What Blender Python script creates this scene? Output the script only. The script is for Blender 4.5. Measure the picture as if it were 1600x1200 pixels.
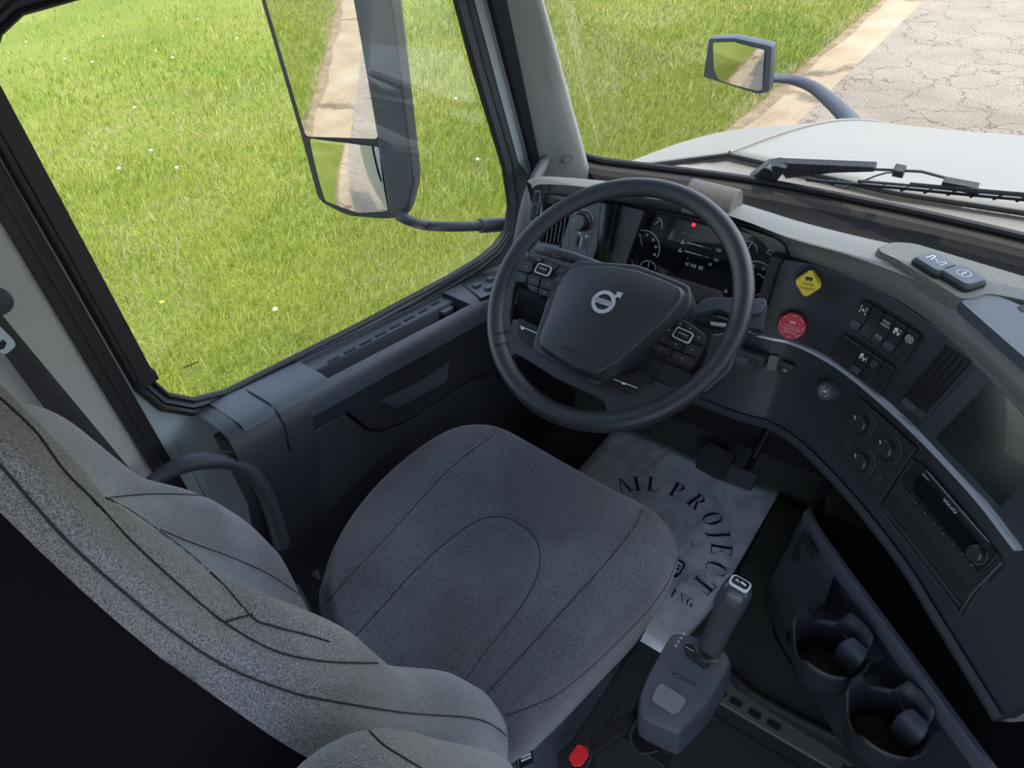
import bpy, bmesh, math, random
import numpy as np
from mathutils import Vector, Matrix
from mathutils.bvhtree import BVHTree
random.seed(7); RNG = np.random.default_rng(7)
for o in list(bpy.data.objects): bpy.data.objects.remove(o)
SC = bpy.context.scene
COL = SC.collection
PI = math.pi
# ------------------------------------------------------------------ camera
FPX = 1110.0
vz = np.array([130.0, 1280.0]); hx = 1150.0
Yc = np.array([hx, -(FPX*FPX + vz[0]*hx)/vz[1], FPX]); Yc /= np.linalg.norm(Yc)
Zc = -np.array([vz[0], vz[1], FPX]); Zc /= np.linalg.norm(Zc)
Xc = np.cross(Yc, Zc)
M = np.stack([Xc, Yc, Zc])                    # camera (right, down, forward) -> world
CAM = np.array([0.0, 0.0, 0.82]) - 1.2*(M @ np.array([(967-800)/FPX, (475-600)/FPX, 1.0]))
cd = bpy.data.cameras.new('camera'); cam = bpy.data.objects.new('camera', cd); COL.objects.link(cam)
cd.sensor_fit = 'HORIZONTAL'; cd.sensor_width = 36.0; cd.lens = 36.0*FPX/1600.0
cd.clip_start = 0.02; cd.clip_end = 400
r_, d_, f_ = M[:, 0], M[:, 1], M[:, 2]
cam.matrix_world = Matrix(((r_[0], -d_[0], -f_[0], CAM[0]), (r_[1], -d_[1], -f_[1], CAM[1]), (r_[2], -d_[2], -f_[2], CAM[2]), (0, 0, 0, 1)))
SC.camera = cam
# ------------------------------------------------------------------ light
W = bpy.data.worlds.new('world'); SC.world = W; W.use_nodes = True
wn = W.node_tree.nodes; wl = W.node_tree.links
bg = wn['Background']; sky = wn.new('ShaderNodeTexSky')
sky.sky_type = 'NISHITA'; sky.sun_disc = False; sky.sun_elevation = math.radians(58); sky.sun_rotation = math.radians(40)
sky.air_density = 1.0; sky.dust_density = 1.2; sky.ozone_density = 1.5
bg.inputs['Strength'].default_value = 0.62
hs_ = wn.new('ShaderNodeHueSaturation'); hs_.inputs['Saturation'].default_value = .72; wl.new(sky.outputs[0], hs_.inputs['Color']); wl.new(hs_.outputs[0], bg.inputs['Color'])
sd = bpy.data.lights.new('sun', 'SUN'); sun = bpy.data.objects.new('sun', sd); COL.objects.link(sun)
sd.energy = 2.7; sd.angle = math.radians(0.6); sd.color = (1.0, 0.93, 0.80)
SUNV = Vector((0.34, 0.10, 1.25)).normalized()      # towards the sun: front right, high
sun.rotation_euler = SUNV.to_track_quat('Z', 'Y').to_euler()
SC.view_settings.view_transform = 'Standard'; SC.view_settings.look = 'None'
SC.view_settings.gamma = 1.0; SC.view_settings.exposure = 0.0; SC.view_settings.use_curve_mapping = False
# ------------------------------------------------------------------ projection helpers (photograph pixel -> point on a real plane)
V = lambda *a: np.array(a, float)
def ray(px, py): return M @ V((px-800)/FPX, (py-600)/FPX, 1.0)
def P(px, py, ax, val):
    d = ray(px, py); return CAM + d*((val-CAM[ax])/d[ax])
def nrm(a): a = np.array(a, float); return a/np.linalg.norm(a)
class Fr:
    def __init__(s, o, u, v):
        s.o = np.array(o, float); s.u = nrm(u); v = np.array(v, float); v = v - s.u*(v@s.u); s.v = nrm(v); s.n = np.cross(s.u, s.v)
    def p(s, a, b, c=0.0): return s.o + s.u*a + s.v*b + s.n*c
    def px(s, x, y, c=0.0):
        d = ray(x, y); q = s.o + s.n*c; t = ((q-CAM)@s.n)/(d@s.n); h = CAM + d*t - s.o
        return (h@s.u, h@s.v)
    def pxs(s, pts, c=0.0): return [s.px(x, y, c) for x, y in pts]
    def sub(s, a, b, c=0.0, rot=0.0):
        cr, sr = math.cos(rot), math.sin(rot)
        return Fr(s.p(a, b, c), s.u*cr + s.v*sr, -s.u*sr + s.v*cr)
WF = Fr((0, 0, 0), (1, 0, 0), (0, 1, 0))
def smooth_closed(pts, n=8):
    pts = [np.array(p, float) for p in pts]; m = len(pts); out = []
    for i in range(m):
        a, b, c, d = pts[i-1], pts[i], pts[(i+1) % m], pts[(i+2) % m]
        for k in range(n):
            t = k/n
            out.append(0.5*((2*b) + (c-a)*t + (2*a-5*b+4*c-d)*t*t + (3*b-a-3*c+d)*t**3))
    return out
def smooth_open(pts, n=8):
    pts = [np.array(p, float) for p in pts]; m = len(pts); out = []
    for i in range(m-1):
        a = pts[max(i-1, 0)]; b = pts[i]; c = pts[i+1]; d = pts[min(i+2, m-1)]
        for k in range(n):
            t = k/n
            out.append(0.5*((2*b) + (c-a)*t + (2*a-5*b+4*c-d)*t*t + (3*b-a-3*c+d)*t**3))
    out.append(pts[-1]); return out
def rrect(w, h, r, n=5, cx=0, cy=0):
    out = []
    for (sx, sy, a0) in ((1, 1, 0), (-1, 1, 90), (-1, -1, 180), (1, -1, 270)):
        for k in range(n+1):
            a = math.radians(a0 + 90*k/n)
            out.append((cx + sx*(w/2-r) + r*math.cos(a), cy + sy*(h/2-r) + r*math.sin(a)))
    return out
def rpoly(pts, r, n=5):
    """round the corners of a 2-D polygon"""
    out = []; m = len(pts); pts = [np.array(p, float) for p in pts]
    for i in range(m):
        a, b, c = pts[i-1], pts[i], pts[(i+1) % m]
        da, dc = a-b, c-b; la, lc = np.linalg.norm(da), np.linalg.norm(dc)
        q = min(r, la*.45, lc*.45); s, e = b + da/la*q, b + dc/lc*q
        for k in range(n+1):
            t = k/n; out.append(tuple((1-t)**2*s + 2*t*(1-t)*b + t*t*e))
    return out
# ------------------------------------------------------------------ materials
MATS = {}
def newmat(name):
    m = bpy.data.materials.new(name); m.use_nodes = True; MATS[name] = m
    return m, m.node_tree.nodes, m.node_tree.links, m.node_tree.nodes['Principled BSDF']
def plain(name, col, rough=0.5, metal=0.0, spec=0.5, bump=0.0, scale=400, coat=0.0, emit=None, es=1.0, var=0.0, sheen=0.0):
    m, n, l, b = newmat(name)
    b.inputs['Base Color'].default_value = (*col, 1); b.inputs['Roughness'].default_value = rough
    b.inputs['Metallic'].default_value = metal; b.inputs['Specular IOR Level'].default_value = spec
    b.inputs['Coat Weight'].default_value = coat
    if sheen: b.inputs['Sheen Weight'].default_value = sheen; b.inputs['Sheen Roughness'].default_value = .4
    if emit: b.inputs['Emission Color'].default_value = (*emit, 1); b.inputs['Emission Strength'].default_value = es
    if bump or var:
        tc = n.new('ShaderNodeTexCoord'); t = n.new('ShaderNodeTexNoise'); t.inputs['Scale'].default_value = scale; t.inputs['Detail'].default_value = 3
        l.new(tc.outputs['Object'], t.inputs['Vector'])
        if bump:
            bp = n.new('ShaderNodeBump'); bp.inputs['Strength'].default_value = bump; bp.inputs['Distance'].default_value = 0.001
            l.new(t.outputs['Fac'], bp.inputs['Height']); l.new(bp.outputs['Normal'], b.inputs['Normal'])
        if var:
            mx = n.new('ShaderNodeMix'); mx.data_type = 'RGBA'; rp = n.new('ShaderNodeMapRange')
            rp.inputs['From Min'].default_value = .35; rp.inputs['From Max'].default_value = .65
            l.new(t.outputs['Fac'], rp.inputs['Value']); l.new(rp.outputs[0], mx.inputs['Factor'])
            mx.inputs['A'].default_value = tuple(c*(1-var) for c in col)+(1,); mx.inputs['B'].default_value = tuple(min(1, c*(1+var)) for c in col)+(1,)
            l.new(mx.outputs['Result'], b.inputs['Base Color'])
    return m
def fabric(name, dark, light, scale=700, patch=None):
    m, n, l, b = newmat(name)
    tc = n.new('ShaderNodeTexCoord')
    def noise(s, det=2, st=None):
        t = n.new('ShaderNodeTexNoise'); t.inputs['Scale'].default_value = s; t.inputs['Detail'].default_value = det
        if st:
            mp = n.new('ShaderNodeMapping'); mp.inputs['Scale'].default_value = st; l.new(tc.outputs['Object'], mp.inputs['Vector']); l.new(mp.outputs[0], t.inputs['Vector'])
        else: l.new(tc.outputs['Object'], t.inputs['Vector'])
        return t
    a = noise(scale, 2, (1, .45, 1)); c = noise(scale*.45, 3)
    ad = n.new('ShaderNodeMath'); ad.operation = 'ADD'; l.new(a.outputs['Fac'], ad.inputs[0]); l.new(c.outputs['Fac'], ad.inputs[1])
    rp = n.new('ShaderNodeMapRange'); rp.inputs['From Min'].default_value = .78; rp.inputs['From Max'].default_value = 1.24; l.new(ad.outputs[0], rp.inputs['Value'])
    mx = n.new('ShaderNodeMix'); mx.data_type = 'RGBA'; l.new(rp.outputs[0], mx.inputs['Factor'])
    mx.inputs['A'].default_value = (*dark, 1); mx.inputs['B'].default_value = (*light, 1)
    out = mx.outputs['Result']
    if patch:
        g = noise(5.5, 3); r2 = n.new('ShaderNodeMapRange'); r2.inputs['From Min'].default_value = .42; r2.inputs['From Max'].default_value = .6
        r2.inputs['To Max'].default_value = .8; l.new(g.outputs['Fac'], r2.inputs['Value'])
        m2 = n.new('ShaderNodeMix'); m2.data_type = 'RGBA'; m2.blend_type = 'MULTIPLY'; l.new(r2.outputs[0], m2.inputs['Factor'])
        l.new(out, m2.inputs['A']); m2.inputs['B'].default_value = (*patch, 1); out = m2.outputs['Result']
    l.new(out, b.inputs['Base Color']); b.inputs['Roughness'].default_value = .9; b.inputs['Specular IOR Level'].default_value = .2
    b.inputs['Sheen Weight'].default_value = .35; b.inputs['Sheen Roughness'].default_value = .5
    bp = n.new('ShaderNodeBump'); bp.inputs['Strength'].default_value = .5; bp.inputs['Distance'].default_value = .0012
    l.new(ad.outputs[0], bp.inputs['Height']); l.new(bp.outputs['Normal'], b.inputs['Normal'])
    return m
PLA = plain('black_plastic', (.019, .021, .027), .48, bump=.35, scale=900)
PLB = plain('charcoal_plastic', (.030, .034, .042), .5, bump=.4, scale=900)
PLC = plain('slate_plastic', (.056, .064, .080), .47, bump=.45, scale=800)
PLD = plain('grained_dash_vinyl', (.145, .144, .136), .6, bump=.6, scale=900, var=.06)
PLG = plain('speckled_grey_plastic', (.125, .122, .108), .6, bump=.9, scale=900, var=.6)
PLT = plain('grey_pillar_plastic', (.26, .26, .24), .6, bump=.3, scale=900)
SHL = plain('seat_shell_black', (.004, .004, .005), .9, spec=.08)
GRP = plain('satin_grip', (.040, .044, .050), .3)
SCD = plain('dusty_screen', (.010, .011, .013), .22, coat=.3, scale=14, var=.6)
PDK = plain('recess_black', (.006, .006, .008), .7)
RUB = plain('black_rubber', (.012, .012, .013), .55, bump=.3, scale=300)
LEA = plain('wheel_leather', (.024, .027, .032), .38, bump=.35, scale=1200)
GLS = plain('gloss_black', (.012, .013, .015), .22, coat=.5)
BTN = plain('button_black', (.018, .019, .022), .38)
SCR = plain('screen_glass', (.006, .007, .009), .08, coat=1.0)
CHR = plain('brushed_chrome', (.62, .66, .72), .35, metal=.55)
CHD = plain('satin_silver', (.58, .60, .63), .35, metal=.35)
WHT = plain('white_marking', (.72, .74, .76), .5)
GRM = plain('grey_marking', (.22, .23, .25), .5)
DGM = plain('moulded_lettering', (.012, .013, .016), .4)
REDG = plain('lit_red_symbol', (.5, .02, .03), .5, emit=(1, .03, .08), es=1.6)
RED = plain('red_knob_plastic', (.50, .02, .028), .42)
REDB = plain('red_buckle_button', (.85, .02, .03), .4)
YEL = plain('yellow_knob_plastic', (.80, .60, .04), .45)
BLKM = plain('black_marking', (.03, .03, .02), .6)
NAVY = plain('navy_print', (.012, .02, .10), .6)
PAINT = plain('white_truck_paint', (.30, .275, .235), .5, coat=.03)
JAMB = plain('pale_painted_metal', (.42, .47, .48), .4)
BEI = plain('beige_trim_fabric', (.36, .355, .33), .85, bump=.9, scale=1100, var=.10)
FLR = plain('floor_rubber', (.022, .024, .024), .75, bump=.8, scale=500, var=.25)
FLO = plain('olive_floor_cover', (.038, .040, .030), .8, bump=.4, scale=300, var=.1)
ORA = plain('orange_cord', (.8, .16, .03), .5)
WEB = plain('belt_webbing', (.012, .012, .013), .8, bump=.8, scale=500)
FAB = fabric('seat_fabric', (.070, .070, .076), (.31, .31, .32), 1700, (.66, .65, .66))
FABC = fabric('seat_cushion_fabric', (.048, .053, .066), (.20, .218, .26), 1300, (.66, .60, .58))
SEAM = plain('seam_thread', (.018, .017, .018), .9)
STC = plain('pale_stitching', (.16, .16, .16), .9)
def mirror_mat():
    m, n, l, b = newmat('mirror_silver'); b.inputs['Base Color'].default_value = (.80, .82, .80, 1); b.inputs['Metallic'].default_value = 1; b.inputs['Roughness'].default_value = .015
    return m
MIR = mirror_mat()
def glass_mat(name, tint, refl, haze=0.0):
    m, n, l, b = newmat(name); out = n['Material Output']; n.remove(b)
    tr = n.new('ShaderNodeBsdfTransparent'); tr.inputs['Color'].default_value = (*tint, 1)
    gl = n.new('ShaderNodeBsdfGlossy'); gl.inputs['Roughness'].default_value = .02; gl.inputs['Color'].default_value = (.9, .95, 1, 1)
    fr = n.new('ShaderNodeFresnel'); fr.inputs['IOR'].default_value = 1.45
    mu = n.new('ShaderNodeMath'); mu.operation = 'MULTIPLY'; mu.inputs[1].default_value = refl; l.new(fr.outputs[0], mu.inputs[0])
    mx = n.new('ShaderNodeMixShader'); l.new(mu.outputs[0], mx.inputs['Fac']); l.new(tr.outputs[0], mx.inputs[1]); l.new(gl.outputs[0], mx.inputs[2])
    res = mx
    if haze:      # dust film
        df = n.new('ShaderNodeBsdfDiffuse'); df.inputs['Color'].default_value = (.8, .8, .75, 1)
        tc = n.new('ShaderNodeTexCoord'); nz = n.new('ShaderNodeTexNoise'); nz.inputs['Scale'].default_value = 6; nz.inputs['Detail'].default_value = 6
        l.new(tc.outputs['Object'], nz.inputs['Vector']); rp = n.new('ShaderNodeMapRange'); rp.inputs['From Min'].default_value = .35; rp.inputs['From Max'].default_value = .8
        rp.inputs['To Min'].default_value = haze*.5; rp.inputs['To Max'].default_value = haze*2; l.new(nz.outputs['Fac'], rp.inputs['Value'])
        m2 = n.new('ShaderNodeMixShader'); l.new(rp.outputs[0], m2.inputs['Fac']); l.new(mx.outputs[0], m2.inputs[1]); l.new(df.outputs[0], m2.inputs[2]); res = m2
    l.new(res.outputs[0], out.inputs['Surface']); return m
GLA = glass_mat('side_glass', (.95, .98, .96), .12, .006)
GLW = glass_mat('windshield_glass', (.95, .98, .96), .22, .010)
def ground_mat(name, stops, scale, scale2, bump, detail_mix=.5, rough=.9, crack=0):
    m, n, l, b = newmat(name); tc = n.new('ShaderNodeTexCoord')
    t = n.new('ShaderNodeTexNoise'); t.inputs['Scale'].default_value = scale; t.inputs['Detail'].default_value = 8; l.new(tc.outputs['Object'], t.inputs['Vector'])
    t2 = n.new('ShaderNodeTexNoise'); t2.inputs['Scale'].default_value = scale2; t2.inputs['Detail'].default_value = 4; l.new(tc.outputs['Object'], t2.inputs['Vector'])
    mx = n.new('ShaderNodeMix'); mx.inputs['Factor'].default_value = detail_mix; l.new(t.outputs['Fac'], mx.inputs['A']); l.new(t2.outputs['Fac'], mx.inputs['B'])
    cr = n.new('ShaderNodeValToRGB'); l.new(mx.outputs['Result'], cr.inputs['Fac'])
    el = cr.color_ramp.elements
    el[0].position, el[0].color = stops[0][0], (*stops[0][1], 1); el[1].position, el[1].color = stops[-1][0], (*stops[-1][1], 1)
    for p_, c_ in stops[1:-1]: e = el.new(p_); e.color = (*c_, 1)
    out = cr.outputs['Color']
    if crack:
        wv = n.new('ShaderNodeTexNoise'); wv.inputs['Scale'].default_value = 3; wv.inputs['Detail'].default_value = 5; l.new(tc.outputs['Object'], wv.inputs['Vector'])
        va = n.new('ShaderNodeVectorMath'); va.operation = 'MULTIPLY_ADD'; va.inputs[1].default_value = (.5, .5, .5); l.new(wv.outputs['Color'], va.inputs[0]); l.new(tc.outputs['Object'], va.inputs[2])
        vo = n.new('ShaderNodeTexVoronoi'); vo.feature = 'DISTANCE_TO_EDGE'; vo.inputs['Scale'].default_value = crack; l.new(va.outputs[0], vo.inputs['Vector'])
        lt = n.new('ShaderNodeMapRange'); lt.inputs['From Min'].default_value = .004; lt.inputs['From Max'].default_value = .022; lt.inputs['To Min'].default_value = .5; lt.inputs['To Max'].default_value = 1
        l.new(vo.outputs['Distance'], lt.inputs['Value']); m3 = n.new('ShaderNodeMix'); m3.data_type = 'RGBA'; m3.blend_type = 'MULTIPLY'; m3.inputs['Factor'].default_value = 1
        l.new(out, m3.inputs['A']); l.new(lt.outputs[0], m3.inputs['B']); out = m3.outputs['Result']
    l.new(out, b.inputs['Base Color']); b.inputs['Roughness'].default_value = rough; b.inputs['Specular IOR Level'].default_value = .2
    bp = n.new('ShaderNodeBump'); bp.inputs['Strength'].default_value = bump; bp.inputs['Distance'].default_value = .02; l.new(t2.outputs['Fac'], bp.inputs['Height']); l.new(bp.outputs['Normal'], b.inputs['Normal'])
    return m
GRS = ground_mat('lawn_soil', [(.3, (.10, .15, .015)), (.5, (.20, .24, .03)), (.62, (.30, .30, .08)), (.75, (.36, .31, .14))], .45, 40, 1.0, .55)
ASP = ground_mat('asphalt', [(.34, (.21, .16, .115)), (.5, (.33, .265, .20)), (.64, (.45, .37, .285))], 2.5, 60, .5, .8, crack=2.2)
CON = ground_mat('gutter_concrete', [(.32, (.30, .21, .12)), (.5, (.42, .31, .19)), (.7, (.50, .41, .29))], 1.5, 25, .3, .35, crack=.25)
DIR = ground_mat('dry_litter', [(.35, (.16, .10, .05)), (.5, (.34, .24, .14)), (.66, (.50, .40, .26))], 6, 60, 1.0, .6)
def blade_mat():
    m, n, l, b = newmat('grass_blade'); at = n.new('ShaderNodeAttribute'); at.attribute_name = 'Col'
    out = n['Material Output']; l.new(at.outputs['Color'], b.inputs['Base Color']); b.inputs['Roughness'].default_value = .5; b.inputs['Specular IOR Level'].default_value = .35
    tl = n.new('ShaderNodeBsdfTranslucent'); l.new(at.outputs['Color'], tl.inputs['Color'])
    mx = n.new('ShaderNodeMixShader'); mx.inputs['Fac'].default_value = .35; l.new(b.outputs[0], mx.inputs[1]); l.new(tl.outputs[0], mx.inputs[2]); l.new(mx.outputs[0], out.inputs['Surface'])
    return m
BLD = blade_mat()
# ------------------------------------------------------------------ mesh builder
def tag(o, label=None, cat=None, group=None, kind=None):
    if label: o['label'] = label
    if cat: o['category'] = cat
    if group: o['group'] = group
    if kind: o['kind'] = kind
    return o
def empty(name, loc=(0, 0, 0), label=None, cat=None, group=None, kind=None):
    o = bpy.data.objects.new(name, None); o.empty_display_size = .05; COL.objects.link(o); o.location = tuple(loc)
    return tag(o, label, cat, group, kind)
def wloc(o):
    v = Vector((0, 0, 0))
    while o is not None: v = v + o.location; o = o.parent
    return v
_tcache = {}
class G:
    def __init__(s): s.v = []; s.f = []; s.m = []; s.mats = []
    def mi(s, mat):
        if mat not in s.mats: s.mats.append(mat)
        return s.mats.index(mat)
    def add(s, vs, fs, mat):
        k = len(s.v); s.v += [tuple(map(float, x)) for x in vs]; i = s.mi(mat)
        for f in fs: s.f.append(tuple(k+j for j in f)); s.m.append(i)
        return s
    def box(s, F, a0, a1, b0, b1, c0, c1, mat):
        vs = [F.p(a, b, c) for c in (c0, c1) for b in (b0, b1) for a in (a0, a1)]
        return s.add(vs, [(0, 2, 3, 1), (4, 5, 7, 6), (0, 1, 5, 4), (2, 6, 7, 3), (0, 4, 6, 2), (1, 3, 7, 5)], mat)
    def prism(s, F, poly, c0, c1, mat, top=1.0):
        n = len(poly); ar = sum(poly[i][0]*poly[(i+1) % n][1]-poly[(i+1) % n][0]*poly[i][1] for i in range(n))
        if ar < 0: poly = poly[::-1]
        cx = sum(p[0] for p in poly)/n; cy = sum(p[1] for p in poly)/n
        vs = [F.p(a, b, c0) for a, b in poly] + [F.p(cx+(a-cx)*top, cy+(b-cy)*top, c1) for a, b in poly]
        fs = [(i, (i+1) % n, n+(i+1) % n, n+i) for i in range(n)] + [tuple(range(n-1, -1, -1)), tuple(range(n, 2*n))]
        return s.add(vs, fs, mat)
    def dome(s, F, poly, c0, c1, mat, edge=.2, steps=5, inset=None):
        """polygon raised with rounded rim"""
        n = len(poly); ar = sum(poly[i][0]*poly[(i+1) % n][1]-poly[(i+1) % n][0]*poly[i][1] for i in range(n))
        if ar < 0: poly = poly[::-1]
        cx = sum(p[0] for p in poly)/n; cy = sum(p[1] for p in poly)/n; rings = []
        rings.append([F.p(a, b, c0) for a, b in poly])
        for k in range(steps+1):
            t = k/steps*PI/2; q = 1-edge*(1-math.cos(t)); h = c0+(c1-c0)*(.25+.75*math.sin(t))
            rings.append([F.p(cx+(a-cx)*q, cy+(b-cy)*q, h) for a, b in poly])
        return s.loft(rings, mat)
    def loft(s, rings, mat, closed=True, cap=True):
        n = len(rings[0]); vs = [p for r in rings for p in r]; fs = []
        for i in range(len(rings)-1):
            for j in range(n if closed else n-1):
                a = i*n+j; b = i*n+(j+1) % n; fs.append((a, b, b+n, a+n))
        if cap and closed: fs += [tuple(range(n-1, -1, -1)), tuple(range((len(rings)-1)*n, len(rings)*n))]
        return s.add(vs, fs, mat)
    def grid(s, rows, mat): return s.loft(rows, mat, closed=False, cap=False)
    def tube(s, pts, r, mat, seg=10, closed=False, flat=1.0, up=None):
        pts = [np.array(p, float) for p in pts]; n = len(pts); rings = []; pu = None
        for i, p in enumerate(pts):
            a = pts[i-1] if (i > 0 or closed) else pts[i]; b = pts[(i+1) % n] if (i < n-1 or closed) else pts[i]
            t = nrm(b-a)
            if pu is None:
                pu = np.cross(t, up if up is not None else ([0, 0, 1] if abs(t[2]) < .9 else [1, 0, 0]))
            u = nrm(pu - t*(pu@t)); pu = u; w = np.cross(t, u); rr = r[i] if hasattr(r, '__len__') else r
            rings.append([p + u*rr*math.cos(2*PI*k/seg) + w*rr*flat*math.sin(2*PI*k/seg) for k in range(seg)])
        if closed: rings.append(rings[0]); return s.loft(rings, mat, cap=False)
        return s.loft(rings, mat)
    def lathe(s, F, prof, mat, seg=32):
        rings = [[F.p(r*math.cos(2*PI*k/seg), r*math.sin(2*PI*k/seg), c) for k in range(seg)] for r, c in prof]
        return s.loft(rings, mat)
    def arc(s, F, cx, cy, r0, r1, a0, a1, c, mat, th=.0004, n=24):
        A = [math.radians(a0+(a1-a0)*k/n) for k in range(n+1)]
        po = [(cx+r1*math.cos(a), cy+r1*math.sin(a)) for a in A]; pi_ = [(cx+r0*math.cos(a), cy+r0*math.sin(a)) for a in A]
        vs = [F.p(*p, c+th) for p in po]+[F.p(*p, c+th) for p in pi_]
        return s.add(vs, [(i, i+1, n+2+i, n+1+i) for i in range(n)], mat)
    def line(s, F, a, b, w, c, mat):
        a = np.array(a, float); b = np.array(b, float); d = b-a; L = np.linalg.norm(d)+1e-9; q = np.array([-d[1], d[0]])/L*w/2
        return s.add([F.p(*(x), c) for x in (a-q, b-q, b+q, a+q)], [(0, 1, 2, 3)], mat)
    def text(s, F, txt, size, a, b, c, mat, rot=0, align='CENTER', sx=1.0, ext=0.0):
        key = (txt, align)
        if key not in _tcache:
            cu = bpy.data.curves.new('t', 'FONT'); cu.body = txt; cu.align_x = align; cu.align_y = 'CENTER'; cu.size = 1; cu.resolution_u = 3
            ob = bpy.data.objects.new('t', cu); COL.objects.link(ob); bpy.context.view_layer.update()
            me = bpy.data.meshes.new_from_object(ob.evaluated_get(bpy.context.evaluated_depsgraph_get()))
            _tcache[key] = ([tuple(v.co) for v in me.vertices], [tuple(p.vertices) for p in me.polygons])
            bpy.data.objects.remove(ob); bpy.data.curves.remove(cu); bpy.data.meshes.remove(me)
        vs, fs = _tcache[key]; cr, sr = math.cos(rot), math.sin(rot)
        return s.add([F.p(a+(x*cr*sx-y*sr)*size, b+(x*sr*sx+y*cr)*size, c) for x, y, z in vs], fs, mat)
    def obj(s, name, parent=None, label=None, cat=None, group=None, kind=None, bevel=0.0, seg=2, ang=35, flat=False, sub=0, weld=True):
        v = np.array(s.v); c = (v.min(0)+v.max(0))/2
        pl = np.array(wloc(parent)) if parent is not None else np.zeros(3)
        if parent is None: c = np.array([c[0], c[1], v.min(0)[2]])
        me = bpy.data.meshes.new(name); me.from_pydata([tuple(x-c) for x in v], [], s.f)
        for m in s.mats: me.materials.append(m)
        me.polygons.foreach_set('material_index', s.m)
        bm = bmesh.new(); bm.from_mesh(me)
        if weld: bmesh.ops.remove_doubles(bm, verts=bm.verts, dist=1e-6)
        if not flat: bmesh.ops.recalc_face_normals(bm, faces=bm.faces)
        bm.to_mesh(me); bm.free()
        me.polygons.foreach_set('use_smooth', [True]*len(me.polygons)); me.set_sharp_from_angle(angle=math.radians(ang)); me.update()
        o = bpy.data.objects.new(name, me); COL.objects.link(o); o.location = tuple(c-pl)
        if parent is not None: o.parent = parent
        if bevel:
            b = o.modifiers.new('bevel', 'BEVEL'); b.width = bevel; b.segments = seg; b.limit_method = 'ANGLE'; b.angle_limit = math.radians(35); b.harden_normals = True
        if sub:
            b = o.modifiers.new('sub', 'SUBSURF'); b.levels = sub; b.render_levels = sub
        return tag(o, label, cat, group, kind)
    def bvh(s): return BVHTree.FromPolygons([Vector(x) for x in s.v], s.f)
def hit(bvh, px, py, back=0.0):
    d = Vector(ray(px, py)).normalized(); loc, n, i, dist = bvh.ray_cast(Vector(CAM), d)
    return None if loc is None else np.array(loc - d*back)
def copy_thing(root, delta, label=None):
    r = root.copy(); COL.objects.link(r); r.location = Vector(root.location)+Vector(delta)
    if label: r['label'] = label
    for ch in root.children:
        c = ch.copy(); COL.objects.link(c); c.parent = r
        for g in ch.children:
            k = g.copy(); COL.objects.link(k); k.parent = c
    return r
# ================================================================== OUTSIDE
GZ = -1.2
def strip(name, x0, x1, mat, wob=0.0, z=GZ, y0=-70, y1=60, ny=260, nx=1):
    g = G(); rows = []
    for i in range(ny+1):
        y = y0+(y1-y0)*i/ny; row = []
        for k in range(nx+1):
            x = x0+(x1-x0)*k/nx
            if k == nx and wob: x += wob*(math.sin(y*2.3)+math.sin(y*5.1+1)+.8*math.sin(y*11.7))/3
            row.append(V(x, y, z))
        rows.append(row)
    g.grid(rows, mat); return g.obj(name, kind='structure')
strip('lawn', -60, -2.02, GRS, .05, GZ+.012)
strip('dirt_verge', -2.6, -1.90, DIR, .07, GZ+.006)
strip('concrete_gutter', -2.3, -1.50, CON, .015, GZ+.002)
strip('asphalt_road', -1.8, 22, ASP, 0, GZ)
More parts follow.
